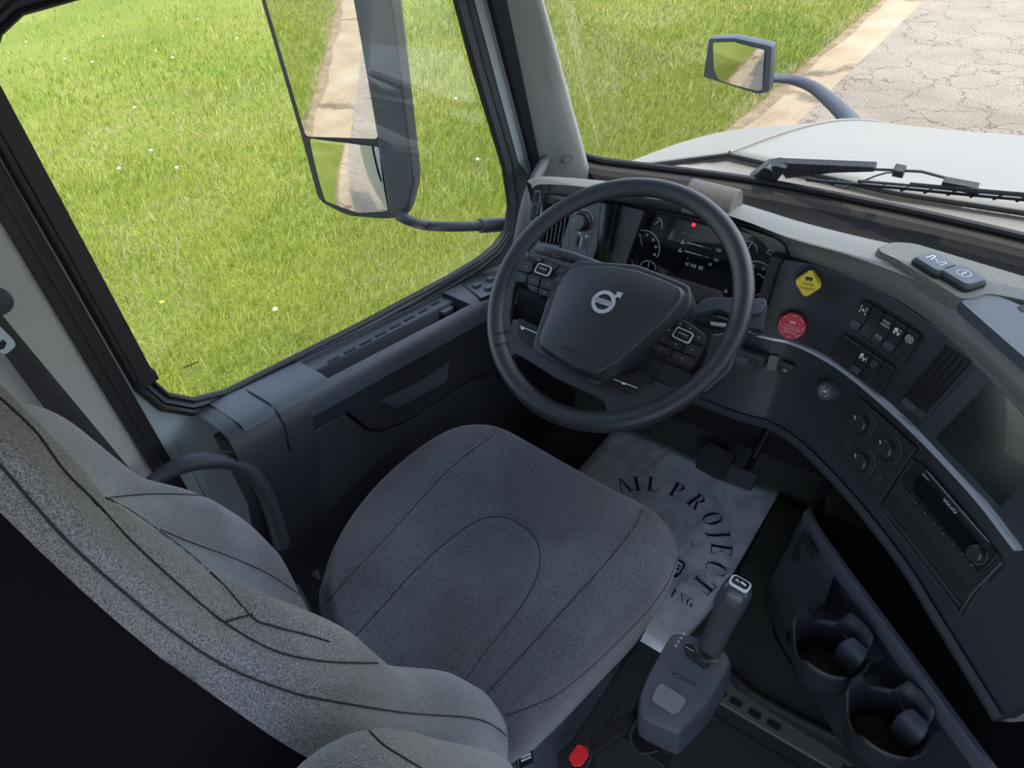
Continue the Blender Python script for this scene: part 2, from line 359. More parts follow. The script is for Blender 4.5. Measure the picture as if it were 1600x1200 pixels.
# grass blades: one object, nobody could count them
def grass():
    n = 230000; nb = 70000
    y = RNG.uniform(-1.5, 13.5, n*3); x = -2.0 - RNG.exponential(4.2, n*3)
    dist = np.hypot(x-.5, y+.9); keep = (x > -20) & (RNG.random(n*3) < np.clip(1.15-dist/16, .12, 1)); x, y = x[keep][:n], y[keep][:n]
    x = np.concatenate([x, -2.0-RNG.exponential(2.6, nb)]); y = np.concatenate([y, RNG.uniform(-13, -1.5, nb)]); n = len(x)
    edge = (x > -2.02-.10*RNG.random(n)-.05*np.sin(y*3)); 
    pat = np.sin(x*1.1+.6*np.sin(y*.9))*np.cos(y*.83+.5*np.sin(x*1.3)) + .5*np.sin(x*2.9+1.0)*np.sin(y*2.3)
    h = RNG.uniform(.045, .125, n)*(1-.25*(pat > .5)); w = RNG.uniform(.003, .0065, n)*np.clip(np.hypot(x-.5, y+.9)/6, .8, 2.2)
    a = RNG.uniform(0, 2*PI, n); lean = RNG.uniform(.1, 1.1, n); la = RNG.normal(.6, 1.3, n)
    wx, wy = np.cos(a)*w/2, np.sin(a)*w/2; dx, dy = np.cos(la)*lean*h, np.sin(la)*lean*h
    z0 = np.full(n, GZ+.005); zm = z0+h*.62; zt = z0+h*(1.05-.3*lean)
    Vt = np.stack([np.stack([x-wx, y-wy, z0], 1), np.stack([x+wx, y+wy, z0], 1), np.stack([x+dx*.4+wx*.8, y+dy*.4+wy*.8, zm], 1), np.stack([x+dx*.4-wx*.8, y+dy*.4-wy*.8, zm], 1), np.stack([x+dx, y+dy, zt], 1)], 1).reshape(-1, 3)
    me = bpy.data.meshes.new('grass_blades'); me.vertices.add(n*5); me.vertices.foreach_set('co', Vt.ravel())
    base = np.arange(n)*5; loops = np.stack([base, base+1, base+2, base+3, base+3, base+2, base+4], 1).ravel()
    me.loops.add(n*7); me.loops.foreach_set('vertex_index', loops)
    me.polygons.add(n*2); st = np.stack([np.arange(n)*7, np.arange(n)*7+4], 1).ravel(); me.polygons.foreach_set('loop_start', st)
    me.update(calc_edges=True); me.validate()
    c1, c2, c3, c4 = V(.34, .345, .035), V(.60, .57, .13), V(.17, .26, .02), V(.60, .50, .26)
    t = RNG.random((n, 1)); col = c1*(1-t)+c2*t; k = RNG.random(n)
    dry = k < (.07+.22*(pat > .35)+.5*edge); lush = (k > .72-.25*(pat < -.3))
    col[lush] = c3*(.8+.6*RNG.random((lush.sum(), 1))); col[dry] = c4*(.75+.5*RNG.random((dry.sum(), 1)))
    cc = np.ones((n, 5, 4)); cc[:, :, :3] = col[:, None, :]
    at = me.color_attributes.new('Col', 'FLOAT_COLOR', 'POINT'); at.data.foreach_set('color', cc.ravel())
    me.materials.append(BLD); o = bpy.data.objects.new('grass_blades', me); COL.objects.link(o)
    tag(o, 'sunlit yellow-green lawn grass blades covering the verge beside the truck', 'grass', kind='stuff')
grass()
# small flowers in the lawn
fl0 = None
PET = plain('clover_white', (.75, .74, .66), .7); PETY = plain('dandelion_yellow', (.85, .70, .03), .6); STEM = plain('flower_stem', (.12, .22, .03), .6)
for q in [(41, 65), (101, 92), (161, 57), (144, 97), (186, 263), (276, 262), (210, 168), (270, 90), (712, 154), (746, 249), (430, 483), (236, 235), (309, 30), (370, 60)]:
    p = P(q[0], q[1], 2, GZ+.10)
    if fl0 is None:
        fl0 = empty('clover_flower', (p[0], p[1], GZ), 'small white clover flower head standing in the grass outside the side window', 'flower', 'white clover flowers dotted over the lawn')
        g = G(); Fo = Fr((p[0], p[1], GZ+.10), (1, 0, 0), (0, 1, 0))
        for k in range(9):
            a = k*2*PI/9; g.lathe(Fo.sub(math.cos(a)*.011, math.sin(a)*.011, 0), [(.001, -.006), (.006, -.004), (.007, .002), (.004, .008), (.001, .01)], PET, 6)
        g.lathe(Fo, [(.001, -.006), (.012, 0), (.008, .012), (.001, .015)], PET, 8); g.obj('flower_head', fl0)
        g = G(); g.tube([Fo.p(0, 0, -.1), Fo.p(.004, 0, -.05), Fo.p(0, 0, 0)], .0015, STEM, 5); g.obj('stem', fl0); base = V(p[0], p[1], 0)
    else: copy_thing(fl0, (p[0]-base[0], p[1]-base[1], 0))
p = P(253, 472, 2, GZ+.10); dn = empty('dandelion', (p[0], p[1], GZ), 'single yellow dandelion in the grass outside the side window', 'flower')
g = G(); Fo = Fr((p[0], p[1], GZ+.10), (1, 0, 0), (0, 1, 0)); g.lathe(Fo, [(.002, -.006), (.016, .002), (.013, .007), (.002, .008)], PETY, 14); g.obj('flower_head', dn)
g = G(); g.tube([Fo.p(0, 0, -.1), Fo.p(0, 0, 0)], .0016, STEM, 5); g.obj('stem', dn)
# ================================================================== TRUCK BODY OUTSIDE
def lerp(a, b, t): return np.array(a, float)*(1-t)+np.array(b, float)*t
# windshield base line (inside lower edge of the glass)
base_px = [(895, 226), (912, 242), (935, 250), (968, 255), (1060, 266), (1164, 280), (1276, 300), (1380, 321), (1490, 345), (1600, 371)]
WB = [P(x, y, 2, .765) for x, y in base_px]
WB[0] = P(893, 222, 2, .785)
WB += [V(.75, .62, .765), V(1.0, .58, .765), V(1.25, .51, .765), V(1.42, .40, .785)]
WB = smooth_open(WB, 4)
def hood():
    rear = [V(-.46, .66, .25), P(960, 262, 2, .66), P(1140, 239, 2, .785), P(1400, 298, 2, .785), P(1600, 330, 2, .785)]
    rear[4] = V(.55, rear[4][1], .79)
    front = [V(-.16, 1.62, .10), P(1289, 203, 1, 1.40), P(1414, 201, 1, 1.72), V(.32, 1.78, .52), V(.55, 1.80, .53)]
    nose = [V(-.05, 1.75, -.1), V(-.02, 1.62, .1), V(.13, 1.86, .2), V(.34, 1.95, .2), V(.55, 1.97, .2)]
    mir = lambda p: V(1.10-p[0], p[1], p[2])
    rows = []
    for i in range(25):
        t = i/24; c = [lerp(a, b, t)+V(0, 0, .05*math.sin(PI*t)) for a, b in zip(rear, front)]
        row = []
        for k in range(4):
            for s_ in range(6): row.append(lerp(c[k], c[k+1], s_/6))
        row.append(c[4]); row += [mir(p) for p in row[-2::-1]]; rows.append(row)
    for i in range(1, 7):
        t = i/6; tt = 1-math.cos(t*PI/2); zz = math.sin(t*PI/2)
        c = [V(*(lerp(a, b, zz)[:2]), a[2]+(b[2]-a[2])*tt) for a, b in zip(front, nose)]
        row = []
        for k in range(4):
            for s_ in range(6): row.append(lerp(c[k], c[k+1], s_/6))
        row.append(c[4]); row += [mir(p) for p in row[-2::-1]]; rows.append(row)
    h = empty('truck_hood', (.55, .7, .1), 'long white painted truck hood with a folded left shoulder in front of the windshield', 'hood')
    g = G(); g.grid(rows, PAINT); o = g.obj('hood_shell', h, ang=50)
    so = o.modifiers.new('thick', 'SOLIDIFY'); so.thickness = .012; so.offset = -1
    g = G()
    for k in (12, ):   # crease bead along the left shoulder
        g.tube([rows[i][k]+V(0, 0, .002) for i in range(0, 25)], .004, PAINT, 8)
    g.obj('shoulder_crease', h)
    g = G()
    for k in range(6, 43, 1): pass
    g.tube([rows[0][k]+V(0, -.006, -.003) for k in range(6, 43)], .005, PDK, 6); g.obj('shut_line_seal', h)
    c = G(); a = rows[0][5:44]; rw = []
    wx = np.array(WB); wy = [np.interp(p[0], wx[:, 0], wx[:, 1]) for p in a]
    for t in (0, .5, 1):
        rw.append([V(p[0], p[1]*(1-t)+(y_+.004)*t, (p[2]-.014)*(1-t)+.760*t) for p, y_ in zip(a, wy)])
    c.grid(rw, PAINT); c.obj('cowl_panel', h)
hood()
UPW = V(.03, -.36, .80)      # windshield slope
g = G(); g.grid([[p+UPW*t for p in WB] for t in (0, .5, 1.0)], GLW); g.obj('window_2', kind='structure', label='windshield glass')
kk = lambda p: float(np.clip((p[0]+.40)/.12, 0, 1))
g = G(); g.tube([p+V(0, -.004, .003) for p in WB], .0085, RUB, 8)
g.grid([[p+V(0, -.006, -.004) for p in WB], [p+V(0, -.026, -.010) for p in WB], [p+V(0, -.034, -.022) for p in WB]], plain('windshield_lip', (.060, .054, .047), .75, bump=1, scale=500, var=.3))
g.grid([[p+V(0, -.034, -.022) for p in WB], [p+V(0, -.034-.051*kk(p), -.022-.048*kk(p)) for p in WB], [p+V(0, -.034-.126*kk(p), -.085) for p in WB], [p+V(0, -.034-.326*kk(p), -.08) for p in WB]], PDK)
g.obj('trim_4', kind='structure', label='black windshield lower seal and trough')
# wiper
WSF = Fr((.1, .62, .78), (1, .0, 0), (0, -.41, .91))
wp = empty('windshield_wiper', P(1190, 285, 1, .66), 'black wiper arm and blade parked across the bottom of the windshield over the white hood', 'wiper')
WM = plain('weathered_black_metal', (.045, .045, .045), .5, bump=.4, scale=200, var=.4)
def wpx(pts, c): return [WSF.p(*WSF.px(x, y, c), c) for x, y in pts]
g = G(); g.prism(WSF, WSF.pxs([(1150, 292), (1196, 256), (1216, 253), (1232, 257), (1218, 276), (1186, 292)], -.035), -.05, -.022, WM)
g.lathe(WSF.sub(*WSF.px(1202, 262, -.03)), [(.001, -.012), (.014, -.014), (.015, -.028), (.001, -.03)], WM, 16); g.obj('arm_head', wp, bevel=.002)
g = G(); g.prism(WSF, WSF.pxs([(1212, 254), (1300, 258), (1366, 261), (1366, 268), (1300, 270), (1228, 279)], -.035), -.05, -.034, WM)
for k in range(14): q = WSF.px(1240+k*3.2, 270.5-k*.1, -.031); g.lathe(WSF.sub(*q, -.031), [(.0035, -.001), (.0035, .001)], RUB, 8)
g.tube(wpx([(1366, 264.5), (1400, 266), (1440, 268), (1478, 278), (1496, 284)], -.04), .003, WM, 8); g.obj('wiper_arm', wp, bevel=.0012)
g = G(); q = WSF.px(1405, 267, -.04); g.box(WSF, q[0]-.010, q[0]+.010, q[1]-.009, q[1]+.009, -.049, -.031, WM)
g.tube(wpx([(1405, 269), (1385, 270), (1368, 275), (1356, 280), (1340, 286), (1320, 295), (1308, 292), (1302, 288)], -.03), .0018, RUB, 6); g.obj('hose_clip', wp, bevel=.001)
g = G(); bl = wpx([(1260, 281), (1340, 288), (1420, 295), (1500, 303), (1600, 312), (1700, 321)], -.022)
g.tube(bl, .0042, RUB, 6, flat=.7)
g.tube([p+WSF.v*.010 for p in bl[1:]], .0028, WM, 6); g.tube([p+WSF.v*.016+WSF.u*.0 for p in bl[2:]], .0022, WM, 6)
for k in range(11):
    x = 1300+k*36; a = wpx([(x, 284.5+(x-1260)*.09)], -.022)[0]; g.tube([a, a+WSF.v*.013+WSF.u*.012], .003, WM, 6)
q = WSF.px(1500, 290, -.03); g.box(WSF, q[0]-.03, q[0]+.03, q[1]-.009, q[1]+.008, -.038, -.024, WM); g.obj('wiper_blade', wp)
# ------------------------------------------------------------------ mirrors
def facing(p, target, w):  # frame whose normal reflects the camera ray at p towards target
    n = nrm(nrm(CAM-p)+nrm(np.array(target, float)-p)); u = nrm(np.cross(w, n)); return Fr(p, u, np.cross(n, u))
def convex(g, F, poly, c, R, mat, nr=24):
    q = []
    for i in range(len(poly)):
        a, b = np.array(poly[i]), np.array(poly[(i+1) % len(poly)]); k = max(1, int(np.linalg.norm(b-a)/.004)); q += [tuple(a+(b-a)*t/k) for t in range(k)]
    poly = q
    cx = sum(p[0] for p in poly)/len(poly); cy = sum(p[1] for p in poly)/len(poly); rings = []
    for k in range(nr, -1, -1):
        t = max(k/nr, .02); rings.append([F.p(cx+(a-cx)*t, cy+(b-cy)*t, c-((a-cx)**2+(b-cy)**2)*t*t/(2*R)) for a, b in poly])
    g.loft(rings, mat, cap=False); g.add(rings[-1], [tuple(range(len(poly)))], mat)
HM = CAM + 2.6*ray(1155, 100)
FH = facing(HM, (-2.1, -1.2, GZ), (0, 0, 1))
hm = empty('hood_mirror', HM-V(0, 0, .12), 'rectangular convex mirror on a grey curved arm above the left of the hood', 'mirror')
hp = rpoly(FH.pxs([(1110, 58), (1150, 57), (1209, 70), (1204, 142), (1186, 145), (1101, 118)]), .008)
g = G(); g.dome(FH, hp, -.0, -.055, PLC, .45, 6); g.prism(FH, hp, -.002, .012, PLC, .99); g.obj('mirror_housing', hm)
g = G(); gp = rpoly(FH.pxs([(1117, 64), (1150, 62), (1198, 75), (1194, 138), (1186, 139), (1127, 122), (1119, 105)]), .006)
convex(g, FH, gp, .024, .8, MIR); g.obj('mirror_glass', hm, label='convex mirror glass reflecting lawn and gutter', weld=False)
g = G(); ap = [CAM+2.62*ray(1200, 122), CAM+2.62*ray(1235, 124), CAM+2.58*ray(1270, 136), CAM+2.52*ray(1300, 160), CAM+2.45*ray(1330, 190), P(1362, 225, 1, 1.55)]
g.tube(smooth_open(ap, 5), [.022+.0008*k for k in range(26)], PLC, 14, flat=.65); g.obj('mirror_arm', hm)
# door mirror
DM = P(520, 110, 1, .12)
best = None
for k in range(400):
    a = -.9+1.8*k/400; n = V(math.sin(a), -math.cos(a), 0.0); d = nrm(ray(520, 110)); o = d-2*(d@n)*n
    if o[2] < 0 and d@n < 0:
        t = (GZ-DM[2])/o[2]; h = DM+o*t
        if h[1] < -1:
            e = abs(h[0]+1.85)
            if best is None or e < best[0]: best = (e, a, h)
AM = best[1]; print('mirror', best)
FM = Fr(DM, (math.cos(AM), math.sin(AM), 0), (0, 0, 1))
dm = empty('door_mirror', DM-V(0, 0, .3), 'tall black door mirror with flat upper and convex lower glass outside the side window', 'mirror')
hp = rpoly(FM.pxs([(392, -90), (588, -110), (618, 0), (652, 285), (640, 335), (605, 340), (545, 335), (500, 312), (474, 215), (411, 0)]), .02)
g = G(); g.dome(FM, hp, -.0, -.07, PLB, .35, 8); g.prism(FM, hp, -.002, .006, PLB); g.obj('mirror_housing', dm)
g = G(); gp = rpoly(FM.pxs([(385, -120), (530, -130), (553, 0), (591, 217), (478, 213), (415, 0)], .008), .01, 4)
g.prism(FM, gp, .006, .0085, MIR); g.obj('upper_mirror_glass', dm, label='tall flat mirror glass reflecting the gutter', ang=20)
g = G(); gp = rpoly(FM.pxs([(483, 217), (540, 222), (592, 230), (606, 330), (560, 332), (508, 314)], .008), .007, 4)
n0 = nrm(nrm(CAM-FM.p(*FM.px(550, 275)))+nrm(V(-4.6, -3.8, GZ)-FM.p(*FM.px(550, 275))))
convex(g, FM, gp, .0165, .62, MIR); g.obj('lower_mirror_glass', dm, label='convex mirror glass reflecting the lawn and the truck side', weld=False)
g = G(); g.prism(FM, rpoly(FM.pxs([(592, -110), (618, 0), (652, 285), (640, 335), (612, 338), (594, 218), (556, 0), (530, -120)], .01), .015), .004, .024, PLC, .96); g.obj('housing_rim', dm, bevel=.004, seg=3)
g = G(); A_ = [P(622, 336, 1, .125), P(640, 345, 1, .14), P(665, 352, 0, -.66), P(700, 354, 0, -.60), P(750, 353, 0, -.555), P(795, 350, 0, -.525)]
g.tube(smooth_open(A_, 5), .0125, PLC, 14); g.tube([A_[-2], A_[-1]], .018, PLC, 14); g.obj('mirror_arm', dm)
# ================================================================== CAB SHELL (setting)
g = G(); g.box(WF, -.50, 1.60, -2.2, .80, -.02, 0, FLR); g.obj('floor', kind='structure')
g = G()
for yy in (-.16, -.345): g.box(WF, .30, 1.2, yy-.0015, yy+.0015, 0, .0015, PDK)
g.box(WF, .168, .172, -.7, -.25, 0, .0018, PDK); g.obj('trim_5', kind='structure', label='moulded seams in the black floor mat')
# firewall and toe board
g = G(); g.box(WF, -.50, 1.5, .50, .54, 0, .66, PDK); g.add([V(-.5, .48, .0), V(1.6, .48, 0), V(1.6, .50, .1), V(-.5, .50, .1)], [(0, 1, 2, 3)], FLR); g.obj('wall_front', kind='structure')
# left wall below and behind the window, exterior skin
g = G(); g.box(WF, -.60, -.585, -3.2, -.585, -.5, 1.9, PAINT); g.box(WF, -.60, -.585, -.585, .40, -.55, .50, PAINT)
g.box(WF, -.60, -.51, -.604, -.585, -.1, 1.7, JAMB)
g.obj('wall_left', kind='structure', label='white painted outer side of the cab')
g = G(); rows = []
for k in range(13):
    y = -.639-.75*k/12; xx = -.49+.03*math.sin(min(1, k/5)*PI)-.02*(k/12)
    rows.append([V(xx, y, .0), V(xx, y, .8), V(xx+.005, y, 1.8)])
g.grid(rows, BEI); g.obj('wall_rear_left', kind='structure', label='beige fabric covered rear side panel')
g = G(); g.box(WF, -.515, -.484, -.639, -.622, -.0, 1.7, RUB); g.box(WF, -.515, -.492, -.622, -.604, -.0, 1.7, RUB); g.tube([V(-.484, -.6225, 0), V(-.484, -.6225, 1.7)], .003, RUB, 8)
g.obj('trim_1', kind='structure', label='black rubber door seal behind the side window', bevel=.003)
g = G(); g.box(WF, -.52, -.497, -.604, -.585, -.0, 1.7, JAMB); g.add([V(-.499, -.60, .0), V(-.499, -.45, .0), V(-.499, -.47, .62), V(-.499, -.50, .74), V(-.499, -.565, .80), V(-.499, -.604, .86)], [(0, 1, 2, 3, 4, 5)], JAMB)
g.obj('trim_2', kind='structure', label='pale painted door frame strip')
# A pillar
colpx = [((716, 0), (789, 250), -.508, -.508, RUB), ((741, 0), (809, 250), -.500, -.500, JAMB), ((755, 0), (824, 262), -.500, -.502, BEI), ((760, 0), (829, 262), -.490, -.492, PDK), ((768, 0), (834, 262), -.482, -.486, PLB),
         ((792, 0), (846, 262), -.452, -.462, PLT), ((812, 0), (860, 262), -.425, -.445, PLT), ((832, 0), (890, 268), -.395, -.425, PLT), ((845, 0), (919, 280), -.385, -.405, PLT), ((849, -2), (924, 275), -.392, -.410, RUB), ((849, -2), (924, 275), -.47, -.48, RUB)]
cols = []
for a, b, xa, xb, m in colpx[:-1]:
    T_ = P(*a, 0, xa); B_ = P(*b, 0, xb); cols.append((T_+(T_-B_)*.9, T_, lerp(T_, B_, .5), B_, B_+(B_-T_)*.25))
pl_ = cols[-1]; cols.append(tuple(q+V(-.09, .03, 0) for q in pl_))
g = G()
for i in range(len(cols)-1): g.grid([list(cols[i]), list(cols[i+1])], colpx[i][4])
g.obj('wall_front_left', kind='structure', label='grey windshield pillar cover', ang=60)
g = G(); bz = P(886, 248, 0, -.418); bF = Fr(bz, nrm(cols[8][3]-cols[7][3]), nrm(cols[7][1]-cols[7][3])); g.arc(bF, 0, 0, .010, .0112, 0, 360, .002, PDK); g.arc(bF, 0, 0, .0005, .010, 0, 360, .0015, PLT)
g.obj('trim_6', kind='structure', label='round screw cover on the pillar')
# roof, right side
g = G(); g.box(WF, -.50, 1.60, -1.0, .27, 1.60, 1.66, BEI); g.box(WF, -.5, 1.6, .18, .275, 1.50, 1.62, BEI); g.obj('ceiling', kind='structure')  # unseen roof; front header shaped to set the sun's shadow edge on the dash
g = G(); g.box(WF, 1.58, 1.62, -1.6, .75, 0, .75, PLB); g.box(WF, 1.58, 1.62, -1.6, -.6, .75, 1.65, BEI); g.box(WF, 1.58, 1.62, .36, .62, .75, 1.62, PLT); g.box(WF, 1.58, 1.62, -.6, .4, 1.42, 1.66, PLT); g.obj('wall_right', kind='structure')
# side window
WO = [(-.536, 1.333), (-.505, 1.346), (-.43, 1.347), (.12, 1.347), (.165, 1.335), (.19, 1.30), (.232, 1.196), (.262, 1.067), (.331, .824), (.339, .728), (.317, .674), (.272, .655), (.204, .652), (.104, .661), (-.167, .698), (-.472, .748), (-.525, .772), (-.556, .806), (-.569, .85), (-.569, 1.059), (-.570, 1.20), (-.568, 1.274), (-.558, 1.31)]
def offs(poly, d):
    poly = [np.array(p, float) for p in poly]; out = []; m = len(poly)
    for i in range(m):
        e1 = nrm(poly[i]-poly[i-1]); e2 = nrm(poly[(i+1) % m]-poly[i]); n = nrm(V(-e1[1]-e2[1], e1[0]+e2[0])); out.append(poly[i]+n*d)
    return out
sg = sum(WO[i][0]*WO[(i+1) % len(WO)][1]-WO[(i+1) % len(WO)][0]*WO[i][1] for i in range(len(WO)))
SG = -1 if sg > 0 else 1
WOs = [tuple(p) for p in WO]
def wring(d, x): return [V(x, p[0], p[1]) for p in offs(WOs, SG*d)]
w1 = empty('window_1', (-.5, -.1, .7), kind='structure', label='driver side window with black rubber surround')
g = G(); g.add([V(-.503, a, b) for a, b in WOs], [tuple(range(len(WOs)))], GLA); g.obj('window_pane', w1)
g = G(); R0 = [wring(0, -.503), wring(0, -.494), wring(.003, -.491), wring(.0065, -.494), wring(.0075, -.499)]
g.loft(R0, RUB, cap=False); g.obj('glass_seal', w1, ang=50)
g = G(); g.loft([wring(.0075, -.499), wring(.009, -.496), wring(.015, -.492), wring(.019, -.497), wring(.0195, -.505)], PLC, cap=False); g.obj('window_channel', w1, ang=50)
g = G(); g.loft([wring(.0185, -.505), wring(.0185, -.490), wring(.0215, -.486), wring(.027, -.486), wring(.031, -.492), wring(.032, -.52)], RUB, cap=False)
g.box(WF, -.494, -.4845, -.590, -.566, .862, 1.31, RUB); g.box(WF, -.494, -.4825, -.592, -.563, .848, .868, RUB)
g.box(WF, -.52, -.49, -.60, .2, 1.376, 1.62, PLT)
g.obj('door_frame', w1, ang=50, bevel=.0015)
g = G(); TF = Fr(P(303, 572, 0, -.5035), (0, -1, .19), (0, -.19, -1))
q = Fr(P(300, 575, 0, -.502), (0, .98, -.19), (0, .19, .98))
q = Fr(q.o, q.u, q.v); q.n = V(1, 0, 0)

for k in range(7): g.prism(q, rrect(.0026, .0032, .0005, 1, -.012+k*.004, .006), -.0004, 0, PLA)
for r_ in range(3):
    for k in range(5): g.line(q, (-.014+k*.006, -.001-r_*.005), (-.010+k*.006, -.001-r_*.005), .0008, 0, GRM)
g.obj('glass_etching', w1, label='dark etched maker mark')
# ================================================================== DRIVER DOOR
dr = empty('door_1', (-.45, -.1, 0), kind='structure', label='driver door inner panel with a soft ledge, open pocket and grab recess')
D = Fr((-.49, 0, .651), (0, .982, -.187), (-1, 0, 0))      # a: along the door, b: -inward, c: up
def dprof(g, a0, a1, prof, mat, n=2):
    rows = [[D.p(a0+(a1-a0)*i/n, -b, c) for b, c in prof] for i in range(n+1)]; g.grid(rows, mat)
UR = D.px(525, 576)[0]; UF = D.px(716, 462, 0)[0]
UR = D.px(548, 588, 0)[0]-.03; UF = D.px(735, 476, 0)[0]
prof = [(-.004, .002), (.008, .004), (.07, .002), (.088, -.001), (.098, -.008), (.104, -.020), (.106, -.045)]
g = G(); dprof(g, -.52, UR, prof, PLC); dprof(g, UF, .45, prof, PLC)
inn = [(.082, -.10), (.082, -.004), (.084, -.001), (.088, -.001), (.098, -.008), (.104, -.020), (.106, -.045)]
dprof(g, UR, UF, inn, PLC)
out_ = [(-.004, .002), (.006, .002), (.008, -.006), (.036, -.007), (.038, -.010), (.040, -.10)]
dprof(g, UR, UF, out_, PLC)
for a in (UR, UF):      # end walls of the pocket
    g.add([D.p(a, -b, c) for b, c in ((.008, .002), (.084, .001), (.084, -.10), (.008, -.10))], [(0, 1, 2, 3)], PLB)
g.add([D.p(a, -b, -.10) for a, b in ((UR, .038), (UR, .084), (UF, .084), (UF, .038))], [(0, 1, 2, 3)], PDK)
g.obj('door_ledge', dr, ang=40, label='slate coloured soft ledge under the window')
g = G()
for k, (x, y) in enumerate([(360, 538), (435, 498), (507, 460), (578, 422), (645, 386), (710, 350), (773, 316), (832, 280), (892, 250)]):
    a, b = D.px(400+x*.3375, 380+y*.3375, -.0065); g.prism(D, rrect(.030 if k < 6 else .027, .0055, .0015, 2, a, b), -.0068, -.0052, PDK)
g.obj('vent_slots', dr, label='row of dark slots in the pocket strip')
# inner release lever in the pocket
g = G(); a, b = D.px(698, 487, -.02); L = D.sub(a, b, -.02, .1); g.prism(L, rrect(.036, .017, .005), -.003, .007, PLC); g.box(L, -.006, .012, -.006, .006, -.05, 0, PDK)
g.box(L, -.035, .025, .008, .03, -.07, -.055, BTN); g.tube([L.p(-.02, 0, -.05), L.p(-.035, .0, -.07)], .006, PLB, 8); g.obj('release_lever', dr, bevel=.0015)
# window switches
ws = D.pxs([(722, 445), (738, 432), (772, 424), (800, 440), (775, 458), (752, 468)], .003)
g = G(); g.prism(D, rpoly(ws, .006), .000, .006, BTN); g.obj('switch_plate', dr, bevel=.0015)
for (x, y) in [(745, 446), (763, 450), (766, 436), (779, 441)]:
    a, b = D.px(x, y, .008); g = G(); g.prism(D.sub(a, b, .006, 0), rrect(.021, .014, .003), 0, .006, PLC, .85); g.obj('window_switch', dr, bevel=.001)
# panel faces
xi = lambda x: -x-.49
def face(g, pxs, x, mat, th=.012):
    F = Fr((x, 0, 0), (0, 1, 0), (0, 0, 1)); q = [P(a, b, 0, x) for a, b in pxs]; g.prism(F, [(p[1], p[2]) for p in q], -th, 0, mat)
g = G(); low = [(-.53, .0), (.45, .0), (.45, .54), (-.53, .70)]
F_ = Fr((-.42, 0, 0), (0, 1, 0), (0, 0, 1)); g.prism(F_, [(-.53, .0), (.56, .0), (.56, .52), (-.53, .70)], -.06, 0, PLA)
g.prism(Fr((-.488, 0, 0), (0, 1, 0), (0, 0, 1)), [tuple(P(x, y, 0, -.486)[1:]) for x, y in [(640, 478), (700, 440), (748, 413), (777, 391), (796, 364), (801, 322), (792, 262), (745, 100), (717, 0), (741, 0), (809, 250), (850, 300), (850, 560), (640, 560)]], -.004, 0, PLB)
g.obj('door_card', dr, bevel=.004)
g = G(); face(g, [(440, 676), (600, 580), (760, 484), (790, 500), (780, 560), (770, 585), (740, 590), (640, 656), (598, 673), (575, 670), (545, 644), (452, 692)], -.386, PLA, .03); g.obj('upper_card', dr, bevel=.003)
g = G(); face(g, [(452, 694), (540, 646), (575, 672), (598, 675), (640, 658), (740, 592), (768, 584), (790, 600), (812, 630), (800, 650), (700, 740), (620, 800), (560, 850), (500, 910), (470, 800)], -.392, PLB, .03); g.obj('map_pocket', dr, bevel=.006, seg=3, label='grey lower door panel')
g = G(); rp_ = [(585, 621), (650, 590), (693, 560), (690, 592), (612, 634)]
q0 = [P(a, b, 0, -.40) for a, b in rp_]; g.add([V(-.384, p[1], p[2]) for p in q0], [tuple(range(5))], PLC); g.obj('lit_recess_patch', dr, label='flat lighter patch painted as the lit floor of the door pull recess')  # light on the recess floor painted as a flat face of paler plastic
# rear end of the door panel
g = G(); e = [(275, 650), (314, 645), (345, 668), (362, 700), (372, 712), (420, 830), (330, 760), (300, 716)]
rows = []
for a, sc in ((-.55, .98), (-.52, 1.0), (-.40, 1.0)):
    rows.append([D.p(a, -b*sc, c) for b, c in [(-.004, .0), (.03, .003), (.07, .001), (.098, -.008), (.112, -.03), (.116, -.12), (.10, -.4)]])
g.grid(rows, PLA); g.obj('end_cap', dr, ang=50, label='black rear end cap of the door ledge')
g = G(); g.tube([D.p(-.455, -b, c+.001) for b, c in [(-.004, .0), (.03, .003), (.07, .002), (.098, -.007), (.112, -.03), (.116, -.08)]], .0018, PDK, 6); g.obj('cap_seam', dr)
# orange cord low by the door
g = G(); g.tube([P(764, 674, 2, .03), P(790, 655, 2, .03), P(822, 630, 2, .03), P(845, 613, 2, .03)], .0016, ORA, 6)
g.obj('orange_cord', label='thin orange cord running along the floor edge by the door', cat='cord')
# black grab handle by the door pillar
g = G(); H_ = [P(236, 754, 0, -.43), P(262, 737, 0, -.42), P(300, 722, 0, -.41), P(345, 718, 0, -.40), P(380, 728, 0, -.39), P(405, 755, 0, -.38), P(425, 800, 0, -.37), P(440, 850, 0, -.36)]
g.tube(smooth_open(H_, 5), [.012+.006*math.sin(min(1, k/20)*PI/2) for k in range(36)], PLB, 16, flat=.8)
g.obj('grab_handle', label='black curved plastic handle between seat shoulder and rear end of the door', cat='handle')
# pillar grab handle
g = G(); H_ = [P(853, 246, 0, -.455), P(846, 262, 0, -.44), P(834, 285, 0, -.43), P(824, 315, 0, -.425), P(816, 350, 0, -.425), P(808, 390, 0, -.43), P(800, 430, 0, -.44)]
g.tube(smooth_open(H_, 5), [.012+.0015*min(k, 6)/6 for k in range(31)], PLC, 18)
g.obj('pillar_grab_handle', label='slate grey tubular grab handle running down from the windshield pillar', cat='handle')
g = G(); hx_ = P(852, 250, 0, -.457); g.prism(Fr(hx_, (0, .9, -.2), (0, .2, .9)), rpoly([(-.012, -.02), (.012, -.018), (.004, .024), (-.006, .024)], .004), -.002, .003, PDK); g.obj('trim_7', kind='structure', label='dark handle slot in the pillar')
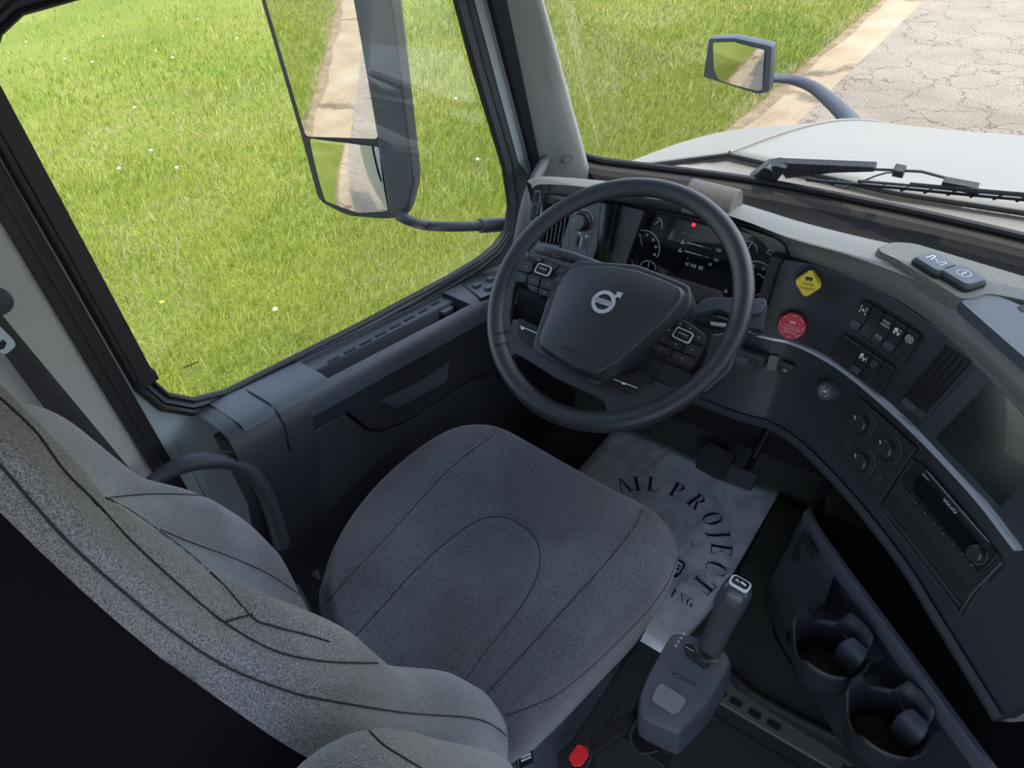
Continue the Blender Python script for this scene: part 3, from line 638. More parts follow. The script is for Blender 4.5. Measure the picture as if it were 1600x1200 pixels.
# seat belt
sb = empty('seat_belt', P(60, 560, 0, -.45), 'black seat belt webbing with silver tongue hanging on the beige side panel', 'seat belt')
g = G(); bx = -.452
A1, A2, B1, B2 = P(-60, 416, 0, bx), P(-90, 440, 0, bx), P(196, 724, 0, bx), P(62, 628, 0, bx)
A2 = P(-60, 464, 0, bx); rows = [[lerp(A1, B1, t), lerp(A1, B1, t)*.5+lerp(A2, B2, t)*.5+V(.002, 0, 0), lerp(A2, B2, t)] for t in np.linspace(0, 1.15, 8)]
g.grid(rows, WEB); o = g.obj('webbing', sb); so = o.modifiers.new('s', 'SOLIDIFY'); so.thickness = .0015
tf = Fr(P(2, 525, 0, bx+.006), B1-A1, (0, -.7, -.7)); 
g = G(); pc = [P(x, y, 0, bx+.006) for x, y in [(-30, 500), (-2, 508), (22, 532), (24, 541), (8, 554), (-10, 545), (-40, 520)]]
FT = Fr((bx+.006, 0, 0), (0, 1, 0), (0, 0, 1)); g.prism(FT, rpoly([(p[1], p[2]) for p in pc], .004), -.0015, .0015, CHR); 
pc = [P(x, y, 0, bx+.008) for x, y in [(-2, 536), (5, 530), (11, 536), (7, 545), (0, 547)]]; g.prism(FT, [(p[1], p[2]) for p in pc], .001, .0018, PDK)
g.obj('tongue', sb, bevel=.0006, label='silver metal belt tongue')
g = G(); c_ = P(-4, 472, 0, bx+.004); g.lathe(Fr(c_, (0, 1, 0), (0, 0, 1)), [(.001, .012), (.012, .011), (.016, .004), (.017, -.004)], PLB, 24); g.obj('tongue_stop', sb)
# ================================================================== DRIVER SEAT
seat = empty('driver_seat', (-.02, -.4, 0), 'dark grey fabric driver seat with winged backrest, seen from behind its right shoulder', 'seat')
def pinch(verts, seams, depth=.0035, w=.008):
    v = np.array(verts); 
    for s, sgnd in seams:
        s = np.array(s); seg = []
        for a, b in zip(s[:-1], s[1:]):
            k = max(1, int(np.linalg.norm(b-a)/.004)); seg += [a+(b-a)*t/k for t in range(k)]
        seg = np.array(seg); d2 = np.full(len(v), 9.)
        for i in range(0, len(seg), 64): d2 = np.minimum(d2, ((v[:, None, :]-seg[None, i:i+64])**2).sum(2).min(1))
        yield np.exp(-d2/(w*w))*depth
# cushion: traced outline in plan, domed surface
ol = [(498, 945), (503, 915), (520, 862), (560, 796), (620, 732), (690, 682), (740, 666), (800, 678), (890, 722), (960, 762), (1010, 790), (1045, 822), (1060, 858), (1052, 892), (1020, 944), (960, 1008), (895, 1076), (850, 1118), (800, 1160), (700, 1180), (600, 1120), (520, 1010)]
OL = [P(x, y, 2, .455)[:2] for x, y in ol]; OL = np.array(smooth_closed(OL, 8))
cc = OL.mean(0)
ins = [(500, 1055), (550, 1000), (600, 945), (650, 890), (700, 845), (738, 818), (765, 808), (795, 810), (825, 828), (842, 855), (842, 890), (825, 930), (790, 980), (755, 1022), (720, 1075), (690, 1120), (560, 1130)]
INS = np.array(smooth_closed([P(x, y, 2, .485)[:2] for x, y in ins], 6))
def inpoly(pt, poly):
    x, y = pt; r = False; j = len(poly)-1
    for i in range(len(poly)):
        if (poly[i][1] > y) != (poly[j][1] > y) and x < (poly[j][0]-poly[i][0])*(y-poly[i][1])/(poly[j][1]-poly[i][1]+1e-12)+poly[i][0]: r = not r
        j = i
    return r
s_l = [(772, 680), (735, 706), (690, 745), (640, 800), (590, 855), (545, 902), (512, 940)]
s_r = [(1003, 797), (990, 825), (955, 870), (915, 915), (860, 975), (800, 1040), (745, 1100)]
s_e = [(1058, 868), (1046, 905), (1015, 950), (965, 1003), (915, 1050), (870, 1085), (828, 1105), (790, 1118)]
seams2 = [np.array([P(x, y, 2, .49)[:2] for x, y in s]) for s in (s_l, s_r)]+[np.vstack([INS, INS[:1]])]
def pdist(p, poly):
    a, b = poly[:-1], poly[1:]; d = b-a; t = np.clip(((p-a)*d).sum(1)/((d*d).sum(1)+1e-12), 0, 1); q = a+d*t[:, None]; return np.sqrt(((p-q)**2).sum(1)).min()
rings = []; NR = 60
prof_out = [(.90, .30), (.95, .36), (.985, .40), (1.0, .43)]
for r, z in prof_out: rings.append([V(*(cc+(p-cc)*r), z-(.01 if False else 0)) for p in OL])
for k in range(NR+1):
    t = 1-k/NR; t = max(t, .012)
    q = t; edge = max(0, (t-.90)/.10); row = []
    for p in OL:
        xy = cc+(p-cc)*q
        z = .483 + .014*(1-t*t) - .034*(1-math.sqrt(max(0, 1-edge**2)))
        xr = (xy[0]+.02)/.26
        z += .016*math.exp(-((abs(xr)-.80)/.22)**2)*(1-edge) - .010*math.exp(-(xr/.5)**2)
        if xy[1] > -.2: z -= .02*((xy[1]+.2)/.12)**2*.5
        if k > 1:
            dd = min(pdist(xy, s) for s in seams2); z -= .0045*math.exp(-(dd/.006)**2)
            if inpoly(xy, INS): z -= .010*min(1, pdist(xy, seams2[2])/.03)
        row.append(V(*xy, z))
    rings.append(row)
g = G(); g.loft(rings, FABC, cap=False); g.add(rings[-1], [tuple(range(len(OL)))], FABC)
cush = g.obj('cushion', seat, ang=80, label='dark blue-grey fabric cushion with a rounded centre insert'); CB = g.bvh()
def seam_on(bvh, pts, parent, mat=SEAM, r=.0009, name='seam', back=0.0, n=6):
    q = [hit(bvh, x, y, back) for x, y in [tuple(p) for p in smooth_open(pts, n)]]
    q = [a for a in q if a is not None]
    runs = [[q[0]]] if q else []
    for a in q[1:]:
        if np.linalg.norm(a-runs[-1][-1]) > .03: runs.append([a])
        else: runs[-1].append(a)
    for run in runs:
        if len(run) > 2: g = G(); g.tube(run, r, mat, 6); g.obj(name, parent)
for s in (s_l, s_r, s_e): seam_on(CB, s, cush)
g = G(); g.tube([V(*p, 0) for p in []] or [V(0, 0, 0), V(0, 0, .001)], .0001, SEAM)
q = [hit(CB, x, y) for x, y in smooth_closed(ins, 6)]; q = [a for a in q if a is not None and a[1] > -.62]
g = G(); g.tube(q, .0009, SEAM, 6); g.obj('seam', cush)
seam_on(CB, [(1052, 893), (1022, 946), (962, 1010), (897, 1078), (852, 1118)], cush, STC, .0007, 'stitching')
seam_on(CB, [(1004, 797), (1000, 806), (992, 821), (984, 836)], cush, STC, .0006, 'stitching')
# seat pan under the cushion
g = G(); pan = [cc+(p-cc)*.9 for p in OL]
g.loft([[V(*(cc+(p-cc)*.80), .18) for p in OL], [V(*(cc+(p-cc)*.86), .24) for p in OL], [V(*(cc+(p-cc)*.93), .34) for p in OL], [V(*(cc+(p-cc)*.92), .40) for p in OL]], PLA); g.obj('seat_pan', seat)
g = G(); g.lathe(Fr((-.02, -.42, 0), (1, 0, 0), (0, 1, 0)), [(.001, 0), (.16, 0), (.16, .02), (.10, .05), (.09, .10), (.12, .16), (.14, .20), (.001, .2)], PLA, 28); g.obj('suspension_base', seat)
# right hand side shield
sp = [(815, 1165), (870, 1118), (930, 1058), (978, 1000), (990, 1004), (958, 1062), (905, 1140), (868, 1200), (850, 1240), (790, 1245), (786, 1190)]
g = G(); SH = Fr(P(880, 1140, 2, .30), (.10, .97, .0), (-.55, .05, .83)); g.prism(SH, rpoly(SH.pxs(sp), .012), -.02, 0, PLC); g.obj('side_shield', seat, bevel=.006, seg=3, label='slate plastic side shield')
g = G(); a, b = SH.px(818, 1182, .006); K = SH.sub(a, b, .002, -.5); g.prism(K, rrect(.030, .026, .004), 0, .010, GLS); [g.line(K, (-.009+k*.004, y_), (-.006+k*.004, y_), .0028, .0102, WHT) for k in range(5) for y_ in (.003, -.002)]; g.obj('adjuster_tab', seat, bevel=.001, label='small glossy black tab with white lettering')
# ------------------------------------------------------------------ backrest
def itp(x, tab): 
    xs = [t[0] for t in tab]; return np.array([np.interp(x, xs, [t[i] for t in tab]) for i in range(1, len(tab[0]))])
#      z     half  yc    bol   yr    xc
BT = [(.40, .235, -.625, .030, -.74, -.04), (.50, .268, -.640, .068, -.755, -.045), (.60, .280, -.655, .088, -.76, -.045), (.70, .282, -.680, .092, -.77, -.045), (.80, .278, -.715, .084, -.762, -.045),
      (.86, .270, -.742, .072, -.775, -.04), (.90, .262, -.755, .058, -.785, -.035), (.95, .266, -.765, .056, -.800, -.03), (1.03, .272, -.785, .058, -.822, -.03), (1.07, .255, -.796, .048, -.832, -.03), (1.11, .208, -.810, .034, -.842, -.025), (1.14, .195, -.818, .030, -.848, -.02),
      (1.22, .185, -.830, .024, -.856, -.02), (1.32, .178, -.838, .020, -.862, -.02), (1.40, .165, -.846, .012, -.868, -.02), (1.44, .13, -.85, .004, -.872, -.02)]
NT = 73
def bring(z):
    hw, yc, bo, yr, xc = itp(z, BT)
    row = []
    for k in range(NT):
        th = -PI/2+PI*k/(NT-1); sx = math.copysign(abs(math.sin(th))**.62, math.sin(th)); cy = max(0, math.cos(th))**.42
        u = sx; yf = yc + bo*math.exp(-((abs(u)-.84)/.22)**2) - .012*math.exp(-(u/.35)**2)*(1 if z < 1.05 else .3)
        row.append(V(xc+hw*u, yr+(yf-yr)*cy, z))
    return row
Z = np.linspace(.40, 1.44, 90); zz = []
rows = [np.array(bring(z)) for z in Z]
A = np.array(rows)
for _ in range(3): A[1:-1] = (A[:-2]+2*A[1:-1]+A[2:])/4
top = A[-1]; ct = top.mean(0); caps = [ct+(top-ct)*q+V(0, 0, h) for q, h in ((.93, .012), (.75, .022), (.4, .028), (.02, .03))]
A = np.concatenate([A, np.array(caps)])
g0 = G(); g0.grid([list(r) for r in A], FAB); BB = g0.bvh()
bs = [[(-20, 712), (0, 727), (50, 785), (125, 865), (250, 972), (350, 1040), (450, 1080), (516, 1095), (637, 1114), (738, 1122), (780, 1140), (803, 1165)],
      [(-5, 618), (20, 640), (60, 680), (100, 735), (150, 785), (200, 840), (275, 910), (350, 972), (425, 1015), (502, 1033), (590, 1036)],
      [(165, 778), (200, 795), (250, 830), (300, 868), (350, 915), (395, 965), (425, 978), (480, 992), (515, 1003)],
      [(165, 778), (230, 772), (300, 773), (345, 780), (385, 797), (430, 838), (462, 880), (480, 920)],
      [(250, 827), (300, 848), (360, 870), (420, 897), (470, 930)],
      [(350, 972), (375, 965), (395, 960)]]
sw = []
for s in bs:
    q = [hit(BB, x, y) for x, y in smooth_open(s, 5)]; sw.append([a for a in q if a is not None])
flatA = A.reshape(-1, 3).copy(); nA = np.zeros_like(A)
du = np.gradient(A, axis=1); dv = np.gradient(A, axis=0); nA = np.cross(du, dv); nA /= (np.linalg.norm(nA, axis=2, keepdims=True)+1e-9)
if nA[40, NT//2][1] < 0: nA = -nA
for run in sw:
    if len(run) < 3: continue
    s = np.array(run); d2 = np.full(len(flatA), 9.)
    for i in range(len(s)-1):
        a, b = s[i], s[i+1]
        if np.linalg.norm(b-a) > .06: continue
        d = b-a; t = np.clip(((flatA-a)@d)/(d@d+1e-12), 0, 1); d2 = np.minimum(d2, ((flatA-(a+t[:, None]*d))**2).sum(1))
    flatA -= nA.reshape(-1, 3)*(np.exp(-d2/(.009**2))*.004)[:, None]
A2 = flatA.reshape(A.shape)
g = G(); g.grid([list(r) for r in A2], FAB); back = g.obj('backrest', seat, ang=80, label='grey heather fabric backrest with side wings'); BB = g.bvh()
for s in bs: seam_on(BB, s, back, SEAM, .0008, n=14)
# rear shell
rows = []
for i, r in enumerate(A2[::3]):
    a, b = r[0], r[-1]; n = 14; row = []
    for k in range(n+1):
        u = -1+2*k/n; row.append(V((a[0]+b[0])/2+(b[0]-a[0])/2*math.copysign(abs(u)**.8, u)*1.0, a[1]-.22*math.cos(u*PI/2)**.4-.0, a[2]))
    rows.append(row)
g = G(); g.grid(rows, SHL); g.obj('rear_shell', seat, ang=60)
# folded right armrest, top end seen at the bottom edge
ar = []
cl = [V(.335, -.90, 1.02), V(.335, -.86, 1.06), V(.335, -.815, 1.065), V(.33, -.79, 1.03), V(.325, -.765, .96), V(.32, -.735, .88), V(.31, -.70, .78)]
cl = [p+V(-.034, -.022, .000) for p in cl]; cl = smooth_open(cl, 4)
g = G(); g.tube(cl, [.030]+[.041]*(len(cl)-2)+[.03], FAB, 24, flat=1.0)
g.obj('armrest', seat, label='padded fabric armrest folded up beside the backrest', ang=80)
ARB = g.bvh(); seam_on(ARB, [(575, 1140), (600, 1165), (640, 1190), (680, 1215)], seat)
# buckle
bk = empty('belt_buckle', P(900, 1180, 2, .30), 'black belt buckle with bright red release button beside the seat base', 'buckle')
BK = Fr(P(902, 1180, 2, .33), (.75, -.35, 0), (.25, .75, .15)); 
g = G(); g.prism(BK, rpoly(BK.pxs([(868, 1180), (898, 1154), (914, 1158), (928, 1180), (922, 1194), (905, 1218), (880, 1215)]), .006), -.03, .004, BTN)
g.obj('buckle_housing', bk, bevel=.003, seg=3)
g = G(); g.prism(BK, rpoly(BK.pxs([(888, 1184), (903, 1162), (917, 1168), (920, 1180), (908, 1197), (895, 1197)], .006), .003), .0, .0075, REDB); g.obj('release_button', bk, bevel=.0012, label='bright red release button')
g = G(); g.prism(BK, rpoly(BK.pxs([(879, 1178), (898, 1162), (903, 1168), (889, 1184)], .005), .002), .003, .0055, PDK); g.obj('tongue_slot', bk)
g = G(); g.box(BK, -.012, .012, .03, .11, -.025, -.005, PDK); g.obj('buckle_stalk', bk, bevel=.002)
# ================================================================== DASHBOARD
dash = empty('dashboard', (.35, .15, .5), 'dark wraparound dashboard with instrument cluster, rocker switches, screen and radio', 'dashboard')
# plan curve of the fascia: chrome line at z .70 (bottom), brow edge at z .83 (top), lower edge at z .55
ch_px = [(1100, 505), (1170, 518), (1240, 535), (1310, 570), (1380, 625), (1450, 690), (1530, 775), (1595, 858)]
CH = [P(x, y, 2, .70) for x, y in ch_px]
CH = [V(-.37, .20, .70), V(-.30, .20, .70), V(-.10, .20, .70)]+CH[1:]+[CH[-1]+(CH[-1]-CH[-2])*1.6]
CH = smooth_open(CH, 6); CH = np.array(CH)
tan = np.gradient(CH, axis=0); tan /= np.linalg.norm(tan, axis=1, keepdims=True); NRM = np.stack([-tan[:, 1], tan[:, 0], 0*tan[:, 0]], 1)   # away from the driver
LEAN = math.tan(math.radians(22))
def dsurf(z, off=0.0): return [CH[i]+NRM[i]*((z-.70)*LEAN+off)+V(0, 0, z-.70) for i in range(len(CH))]
ZT = .832
def frame_at(px, py, c=0.0):
    """local frame of the leaning fascia surface where the photograph's ray meets it"""
    d = ray(px, py); best = None
    for i in range(len(CH)-1):
        o = CH[i]; u = tan[i]; v = nrm(NRM[i]*math.sin(math.radians(22))+V(0, 0, math.cos(math.radians(22)))); n = np.cross(u, v)
        q = o+n*c; t = ((q-CAM)@n)/(d@n); h = CAM+d*t; s = (h-o)@u; L = np.linalg.norm(CH[i+1]-CH[i])
        e = max(0, -s, s-L)
        if best is None or e < best[0]: best = (e, Fr(h-n*c, u, v))
    return best[1]
# fascia and lower panel (ruled sheets with real thickness)
iR = len(CH)-1
i0 = int(np.argmin(abs(CH[:, 0]-.165)))
def sheet(g, z0, z1, ia, ib, mat, off=0.0, th=.02):
    a = dsurf(z0, off)[ia:ib+1]; b = dsurf(z1, off)[ia:ib+1]; c = dsurf(z1, off+th)[ia:ib+1]; d = dsurf(z0, off+th)[ia:ib+1]
    g.loft([a, b, c, d, a], mat, closed=False, cap=False)
    for k in (0, -1): g.add([a[k], b[k], c[k], d[k]], [(0, 1, 2, 3)], mat)
g = G(); sheet(g, .704, ZT, i0, iR, PLA, -.002); g.obj('fascia', dash, ang=40, label='matte charcoal switch fascia')
g = G(); g.tube(dsurf(ZT-.001, -.003)[i0:iR-2], .0014, PLC, 6); g.obj('fascia_rim_highlight', dash)  # highlight along the fascia edge put in as a thin bead of lighter plastic
g = G(); sheet(g, .545, .697, i0-4, iR, PLA, .004); g.obj('lower_fascia', dash, ang=40)
# chrome strip
g = G(); i1 = i0
rr = []
for i in range(i1, iR-5):
    w = .0022+.0026*min(1, (i-i1)/14); c = CH[i]-NRM[i]*.004; up = V(0, 0, 1)
    rr.append([c+NRM[i]*.008-up*w*.9, c-NRM[i]*w*.9-up*w*.5, c-NRM[i]*w*.6+up*w*.9, c+NRM[i]*.008+up*w*1.1])
g.loft(rr, CHR); g.obj('chrome_strip', dash, ang=30, label='bright silver trim strip curving along the dash')
# upper pad: brow + top surface lofted through stations
st = [((828, 306), (832, 294), (838, 283)), ((842, 300), (846, 288), (850, 276)), ((905, 302), (912, 292), (925, 281)), ((965, 315), (975, 303), (985, 288)), ((1075, 336), (1085, 322), (1095, 303)), ((1150, 360), (1163, 345), (1175, 325)),
      ((1225, 396), (1240, 374), (1250, 349)), ((1310, 425), (1328, 399), (1345, 373)), ((1404, 470), (1430, 436), (1465, 400)), ((1480, 525), (1515, 485), (1545, 425)), ((1560, 595), (1600, 548), (1640, 450)), ((1660, 710), (1710, 650), (1760, 490)), ((1800, 900), (1850, 820), (1900, 600))]
Fp = [P(*s[0], 2, ZT) for s in st]; Rp = [P(*s[1], 2, .885) for s in st]; Tp = [P(*s[2], 2, .875) for s in st]
rows = []
for f, r, t in zip(Fp, Rp, Tp):
    back_ = nrm((t-f)*V(1, 1, 0)); 
    ctrl = [f+V(0, 0, -.012)+back_*.03, f+V(0, 0, -.012)+back_*.004, f, f+V(0, 0, .012)-back_*.006, f+V(0, 0, .028)-back_*.009, lerp(f, r, .62)+V(0, 0, .014), r, lerp(r, t, .5)+V(0, 0, .004), t, t+back_*.012+V(0, 0, -.012), t+back_*.02+V(0, 0, -.10)]
    rows.append(smooth_open(ctrl, 4))
R_ = np.array(rows); rows2 = [smooth_open(list(R_[:, j]), 5) for j in range(R_.shape[1])]
g = G(); g.grid([list(r) for r in np.array(rows2)], PLD); g.obj('dash_pad', dash, ang=70, label='soft dash top pad, sunlit towards the windshield'); PADB = g.bvh()
g = G()
q = [hit(PADB, x, y) for x, y in [(869, 276.5), (863, 284), (859, 292), (857, 298)]]; q = [a for a in q if a is not None]
if len(q) > 2: g.tube(q, .0012, PDK, 6); g.obj('pad_seam', dash)
# left side wall under pillar and vents
g = G(); LF = Fr((-.2, .21, .76), (1, 0, 0), (0, math.sin(.38), math.cos(.38)))
def lf(pts, c=0.0): return LF.pxs(pts, c)
g.prism(LF, [(-.152, -.12), (.07, -.12), (.10, .10), (-.145, .10)], -.04, -.022, PLA); g.obj('left_fascia', dash)
# outer side vent
g = G(); vp = rpoly(lf([(834, 296), (846, 298), (845, 306), (836, 346), (824, 352), (822, 340)]), .004)
g.prism(LF, vp, -.025, -.004, PLC); g.prism(LF, rpoly(lf([(836, 300), (843, 301), (842, 307), (834, 343), (828, 346), (827, 338)], -.003), .003), -.01, -.0035, PDK); g.obj('demister_vent', dash, bevel=.001)
for k in range(5):
    g = G(); y = 306+k*8; g.tube([LF.p(*LF.px(829+(345-y)*.14, y+4), -.002), LF.p(*LF.px(841-(y-300)*.12, y-4), -.002)], .0012, PLB, 6); g.obj('vent_slat', dash)
# driver left air vent behind the wheel
lv = empty('air_vent', LF.p(*LF.px(865, 360), -.02)); lv.parent = dash; lv.location = Vector(LF.p(*LF.px(865, 360), -.02))-dash.location
g = G(); vq = lf([(850, 302), (905, 312), (890, 345), (877, 393), (838, 384), (845, 340)])
g.prism(LF, rpoly(vq, .004), -.03, -.012, PDK); 
g.prism(LF, rpoly(lf([(853, 301), (906, 311), (903, 318), (852, 308)]), .003), -.015, .004, PLC); g.prism(LF, rpoly(lf([(840, 376), (877, 384), (876, 396), (838, 388)]), .003), -.015, .003, PLC); g.prism(LF, rpoly(lf([(849, 300), (855, 302), (845, 384), (838, 384)]), .003), -.015, .005, PLC)
g.obj('vent_frame', lv, bevel=.0015)
for k in range(7):
    g = G(); x = 846+k*6; g.box(LF, *(lambda a: (a[0]-.0012, a[0]+.0012))(LF.px(x+4, 360)), LF.px(x, 378)[1], LF.px(x+8, 318)[1], -.014, -.001, BTN); g.obj('vent_slat', lv)
# headlamp switch panel
hs = G(); HS = LF
hp_ = lf([(903, 316), (944, 317), (947, 322), (938, 372), (924, 412), (900, 406), (874, 400), (880, 372), (890, 340)], .006)
hs.prism(HS, rpoly(hp_, .004), -.02, .006, PLC)
hs.line(HS, LF.px(891, 342, .0065), LF.px(887, 398, .0065), .0008, .0063, PDK); hs.line(HS, LF.px(931, 352, .0065), LF.px(912, 408, .0065), .0008, .0063, PDK)
K = HS.sub(*LF.px(911, 346, .006), .006); hs.arc(K, 0, 0, .0, .0215, 0, 360, .0004, PLB, n=36); hs.arc(K, 0, 0, .0235, .0242, 15, 165, .0004, WHT)
K2 = HS.sub(*LF.px(907, 380, .006), .006)
hs.prism(K2, rrect(.0085, .020, .002, cx=-.0065, cy=.002), -.001, .0006, PDK); hs.prism(K2, rrect(.002, .021, .0008, cx=.0005, cy=.003), 0, .0012, WHT); hs.prism(K2, rrect(.0085, .020, .002, cx=.0105, cy=.0), 0, .0008, PLB)
for a in (-.005, .011): hs.arc(K2, a, .019 if a < 0 else .017, .0012, .0022, 0, 360, .0006, WHT, n=14); hs.line(K2, (a-.003, (.019 if a < 0 else .017)), (a+.003, (.019 if a < 0 else .017)), .0005, .0008, WHT)
hs.prism(HS, rpoly(lf([(893, 403), (907, 406), (906, 412), (892, 408)], .006), .001), .006, .008, PDK)
hs.obj('light_control_panel', dash, bevel=.0008, label='blue-grey panel with lamp symbols')
g = G(); g.lathe(K, [(.0195, .0), (.019, .004), (.0165, .006), (.016, .019), (.0145, .021), (.001, .0212)], BTN, 40); g.arc(K, 0, 0, 0, .0142, 0, 360, .0213, PLC, n=36)
g.box(K, -.013, -.009, .0, .0015, .0213, .0222, WHT); g.obj('headlamp_knob', dash, label='round headlamp switch knob with white pointer')
for k in range(6): pass
# instrument cluster
CF = Fr((.10, .262, .79), (1, 0, 0), (0, math.sin(.40), math.cos(.40)))
cl_ = empty('instrument_cluster', (0, 0, 0)); cl_.parent = dash; cl_.location = Vector((.05, .262, .72))-dash.location
g = G(); scr = CF.pxs([(985, 324), (1045, 338), (1100, 352), (1160, 362), (1215, 380), (1224, 392), (1222, 402), (1198, 480), (1196, 500), (1060, 470), (962, 418)])
g.prism(CF, rpoly(scr, .004), -.006, 0, SCR); g.obj('display_glass', cl_, label='glossy dark display glass')
g = G()
fr = CF.pxs([(955, 312), (980, 317), (1100, 342), (1165, 353), (1222, 372), (1237, 384), (1239, 396), (1228, 412), (1195, 520), (1060, 500), (945, 430)])
pts3 = [CF.p(a, b, -.002) for a, b in fr]; pts4 = [CF.p(a*1.0, b+.002, .045) for a, b in fr]
g.loft([pts3, pts4], PDK, cap=False); g.add([CF.p(a, b, -.007) for a, b in fr], [tuple(range(len(fr)))], PDK); g.obj('cluster_surround', cl_)
g = G(); q = [CF.p(*CF.px(x, y, .02), .02) for x, y in [(1137, 345), (1165, 352), (1205, 364), (1232, 380), (1238, 395)]]; g.tube(smooth_open(q, 4), .0022, PLB, 8); g.obj('cluster_rim', cl_)
def dial(name, x, y, r, a0, a1, nt, nums, needle, big=True, lab=None, nsz=.0068):
    a, b = CF.px(x, y); F = CF.sub(a, b, .0006); g = G(); g.arc(F, 0, 0, r-.0006, r+.0002, a1, a0, 0, WHT)
    for k in range(nt+1):
        t = math.radians(a0+(a1-a0)*k/nt); L = .003 if k % 2 == 0 else .0018
        g.line(F, (math.cos(t)*(r-L), math.sin(t)*(r-L)), (math.cos(t)*r, math.sin(t)*r), .0006, .0005, WHT)
    for s, t in nums:
        t = math.radians(t); g.text(F, s, nsz, math.cos(t)*(r-.0085), math.sin(t)*(r-.0085), .0005, WHT)
    t = math.radians(needle); g.line(F, (math.cos(t)*r*.15, math.sin(t)*r*.15), (math.cos(t)*r*.85, math.sin(t)*r*.85), .0010, .0008, WHT)
    g.obj(name, cl_, label=lab, weld=False)
dial('gauge', 1005, 388, .036, 195, -15, 24, [('0', 190), ('5', 155), ('10', 120), ('15', 88), ('20', 52), ('25', 20), ('30', -12)], 120, lab='engine speed dial numbered 0 to 30')
dial('gauge', 1012, 421, .018, 160, 15, 6, [], 90, lab='small gauge below the engine speed dial')
dial('gauge', 979, 415, .016, 150, 20, 6, [], 200, lab='small gauge at the lower left')
dial('gauge', 1002, 352, .0, 0, 0, 1, [], 0) if False else None
dial('gauge', 1022, 352, .018, 70, -5, 4, [], 55, lab='small gauge above the engine speed dial')
dial('gauge', 1178, 442, .040, 130, -20, 20, [('40', 110), ('50', 72), ('60', 48), ('70', 25), ('80', 3), ('90', -18)], 150, lab='road speed dial numbered to 80')
dial('gauge', 1178, 447, .024, 90, -25, 8, [], 200, lab='inner speed scale')
dial('gauge', 1168, 392, .018, 140, 15, 4, [], 80, lab='fuel gauge with upright pointer')
dial('gauge', 1211, 405, .019, 160, 25, 6, [], 150, lab='small gauge in the upper right corner')
dial('gauge', 1190, 473, .017, 140, 25, 6, [], 40, lab='small gauge under the road speed dial')
g = G(); E = CF.sub(*CF.px(1084, 351), .0008)
for (a, b, w, h) in ((0, 0, .006, .0018), (-.0015, .0025, .002, .003), (.002, .002, .004, .0016), (.0005, -.0028, .007, .0015), (-.003, -.0015, .0015, .003), (.003, -.001, .0016, .0028)): g.prism(E, rrect(w, h, .0004, 1, a, b), 0, .0003, REDG)
g.obj('warning_lamp', cl_, label='small lit red warning symbol')
g = G()
def ctext(s, x, y, sz, mat=GRM): a, b = CF.px(x, y); g.text(CF, s, sz, a, b, .0008, mat, align='LEFT')
ctext('Air Pressures', 1067, 363, .0075); ctext('120', 1118, 390, .0075, WHT); ctext('121', 1115, 405, .0075, WHT); ctext("N' N2  EE", 1071, 412, .009, WHT)
g.text(CF, 'i', .007, *CF.px(1075, 404), .0008, WHT)
for (x, y) in ((1067, 378), (1063, 391)):
    a, b = CF.px(x, y); T_ = CF.sub(a, b, .0008)
    g.line(T_, (-.003, -.002), (0, .004), .0007, 0, WHT); g.line(T_, (.003, -.002), (0, .004), .0007, 0, WHT); g.line(T_, (-.004, -.0025), (.004, -.0025), .0014, 0, WHT); g.line(T_, (.009, .001), (.042, .001), .0012, 0, WHT); g.line(T_, (.042, .001), (.060, .001), .0008, 0, GRM)
a, b = CF.px(1134, 455); T_ = CF.sub(a, b, .0008); g.line(T_, (-.003, -.002), (0, .004), .001, 0, WHT); g.line(T_, (.003, -.002), (0, .004), .001, 0, WHT); g.line(T_, (-.003, -.002), (.003, -.002), .001, 0, WHT)
a, b = CF.px(1110, 413); g.prism(CF, rrect(.006, .005, .001, 2, a, b), .0006, .0009, GRM)
g.obj('centre_readout', cl_, label='grey text readout of air pressures', weld=False)
# lower visor ledge in front of the cluster
g = G(); g.prism(CF, rpoly(CF.pxs([(1020, 438), (1034, 427), (1095, 446), (1126, 455), (1134, 472), (1080, 470)], .012), .003), -.01, .02, PLA); g.obj('cluster_ledge', cl_, bevel=.004, seg=3)
g = G(); g.box(LF, .028, .046, -.12, .10, -.06, -.012, PDK); g.obj('cluster_side_wall', dash)
g = G(); q = [CF.p(*CF.px(x, y, .03), .03) for x, y in [(947, 322), (941, 360), (930, 415)]]; g.tube(q, .0016, CHD, 6); g.obj('cluster_edge_trim', dash)
# sensor hump on the pad
g = G(); e0, e1 = P(1078, 298, 2, .895), P(1152, 316, 2, .895); ax_ = nrm(e1-e0); bk_ = nrm(V(-ax_[1], ax_[0], 0)); rows = []
for k in range(2):
    e = (e0, e1)[k]
    rows.append([e+bk_*(x*.95)+V(0, 0, z) for x, z in [(-.034, -.03), (-.030, -.005), (-.020, .010), (-.006, .020), (.008, .022), (.020, .014), (.028, -.002), (.032, -.03)]])
e_ = P(1163, 322, 2, .88)
g.loft([[p for p in r] for r in rows], PLG); g.obj('sensor_hump', dash, bevel=.003, seg=3, ang=50, label='speckled grey half round hump on the dash top')
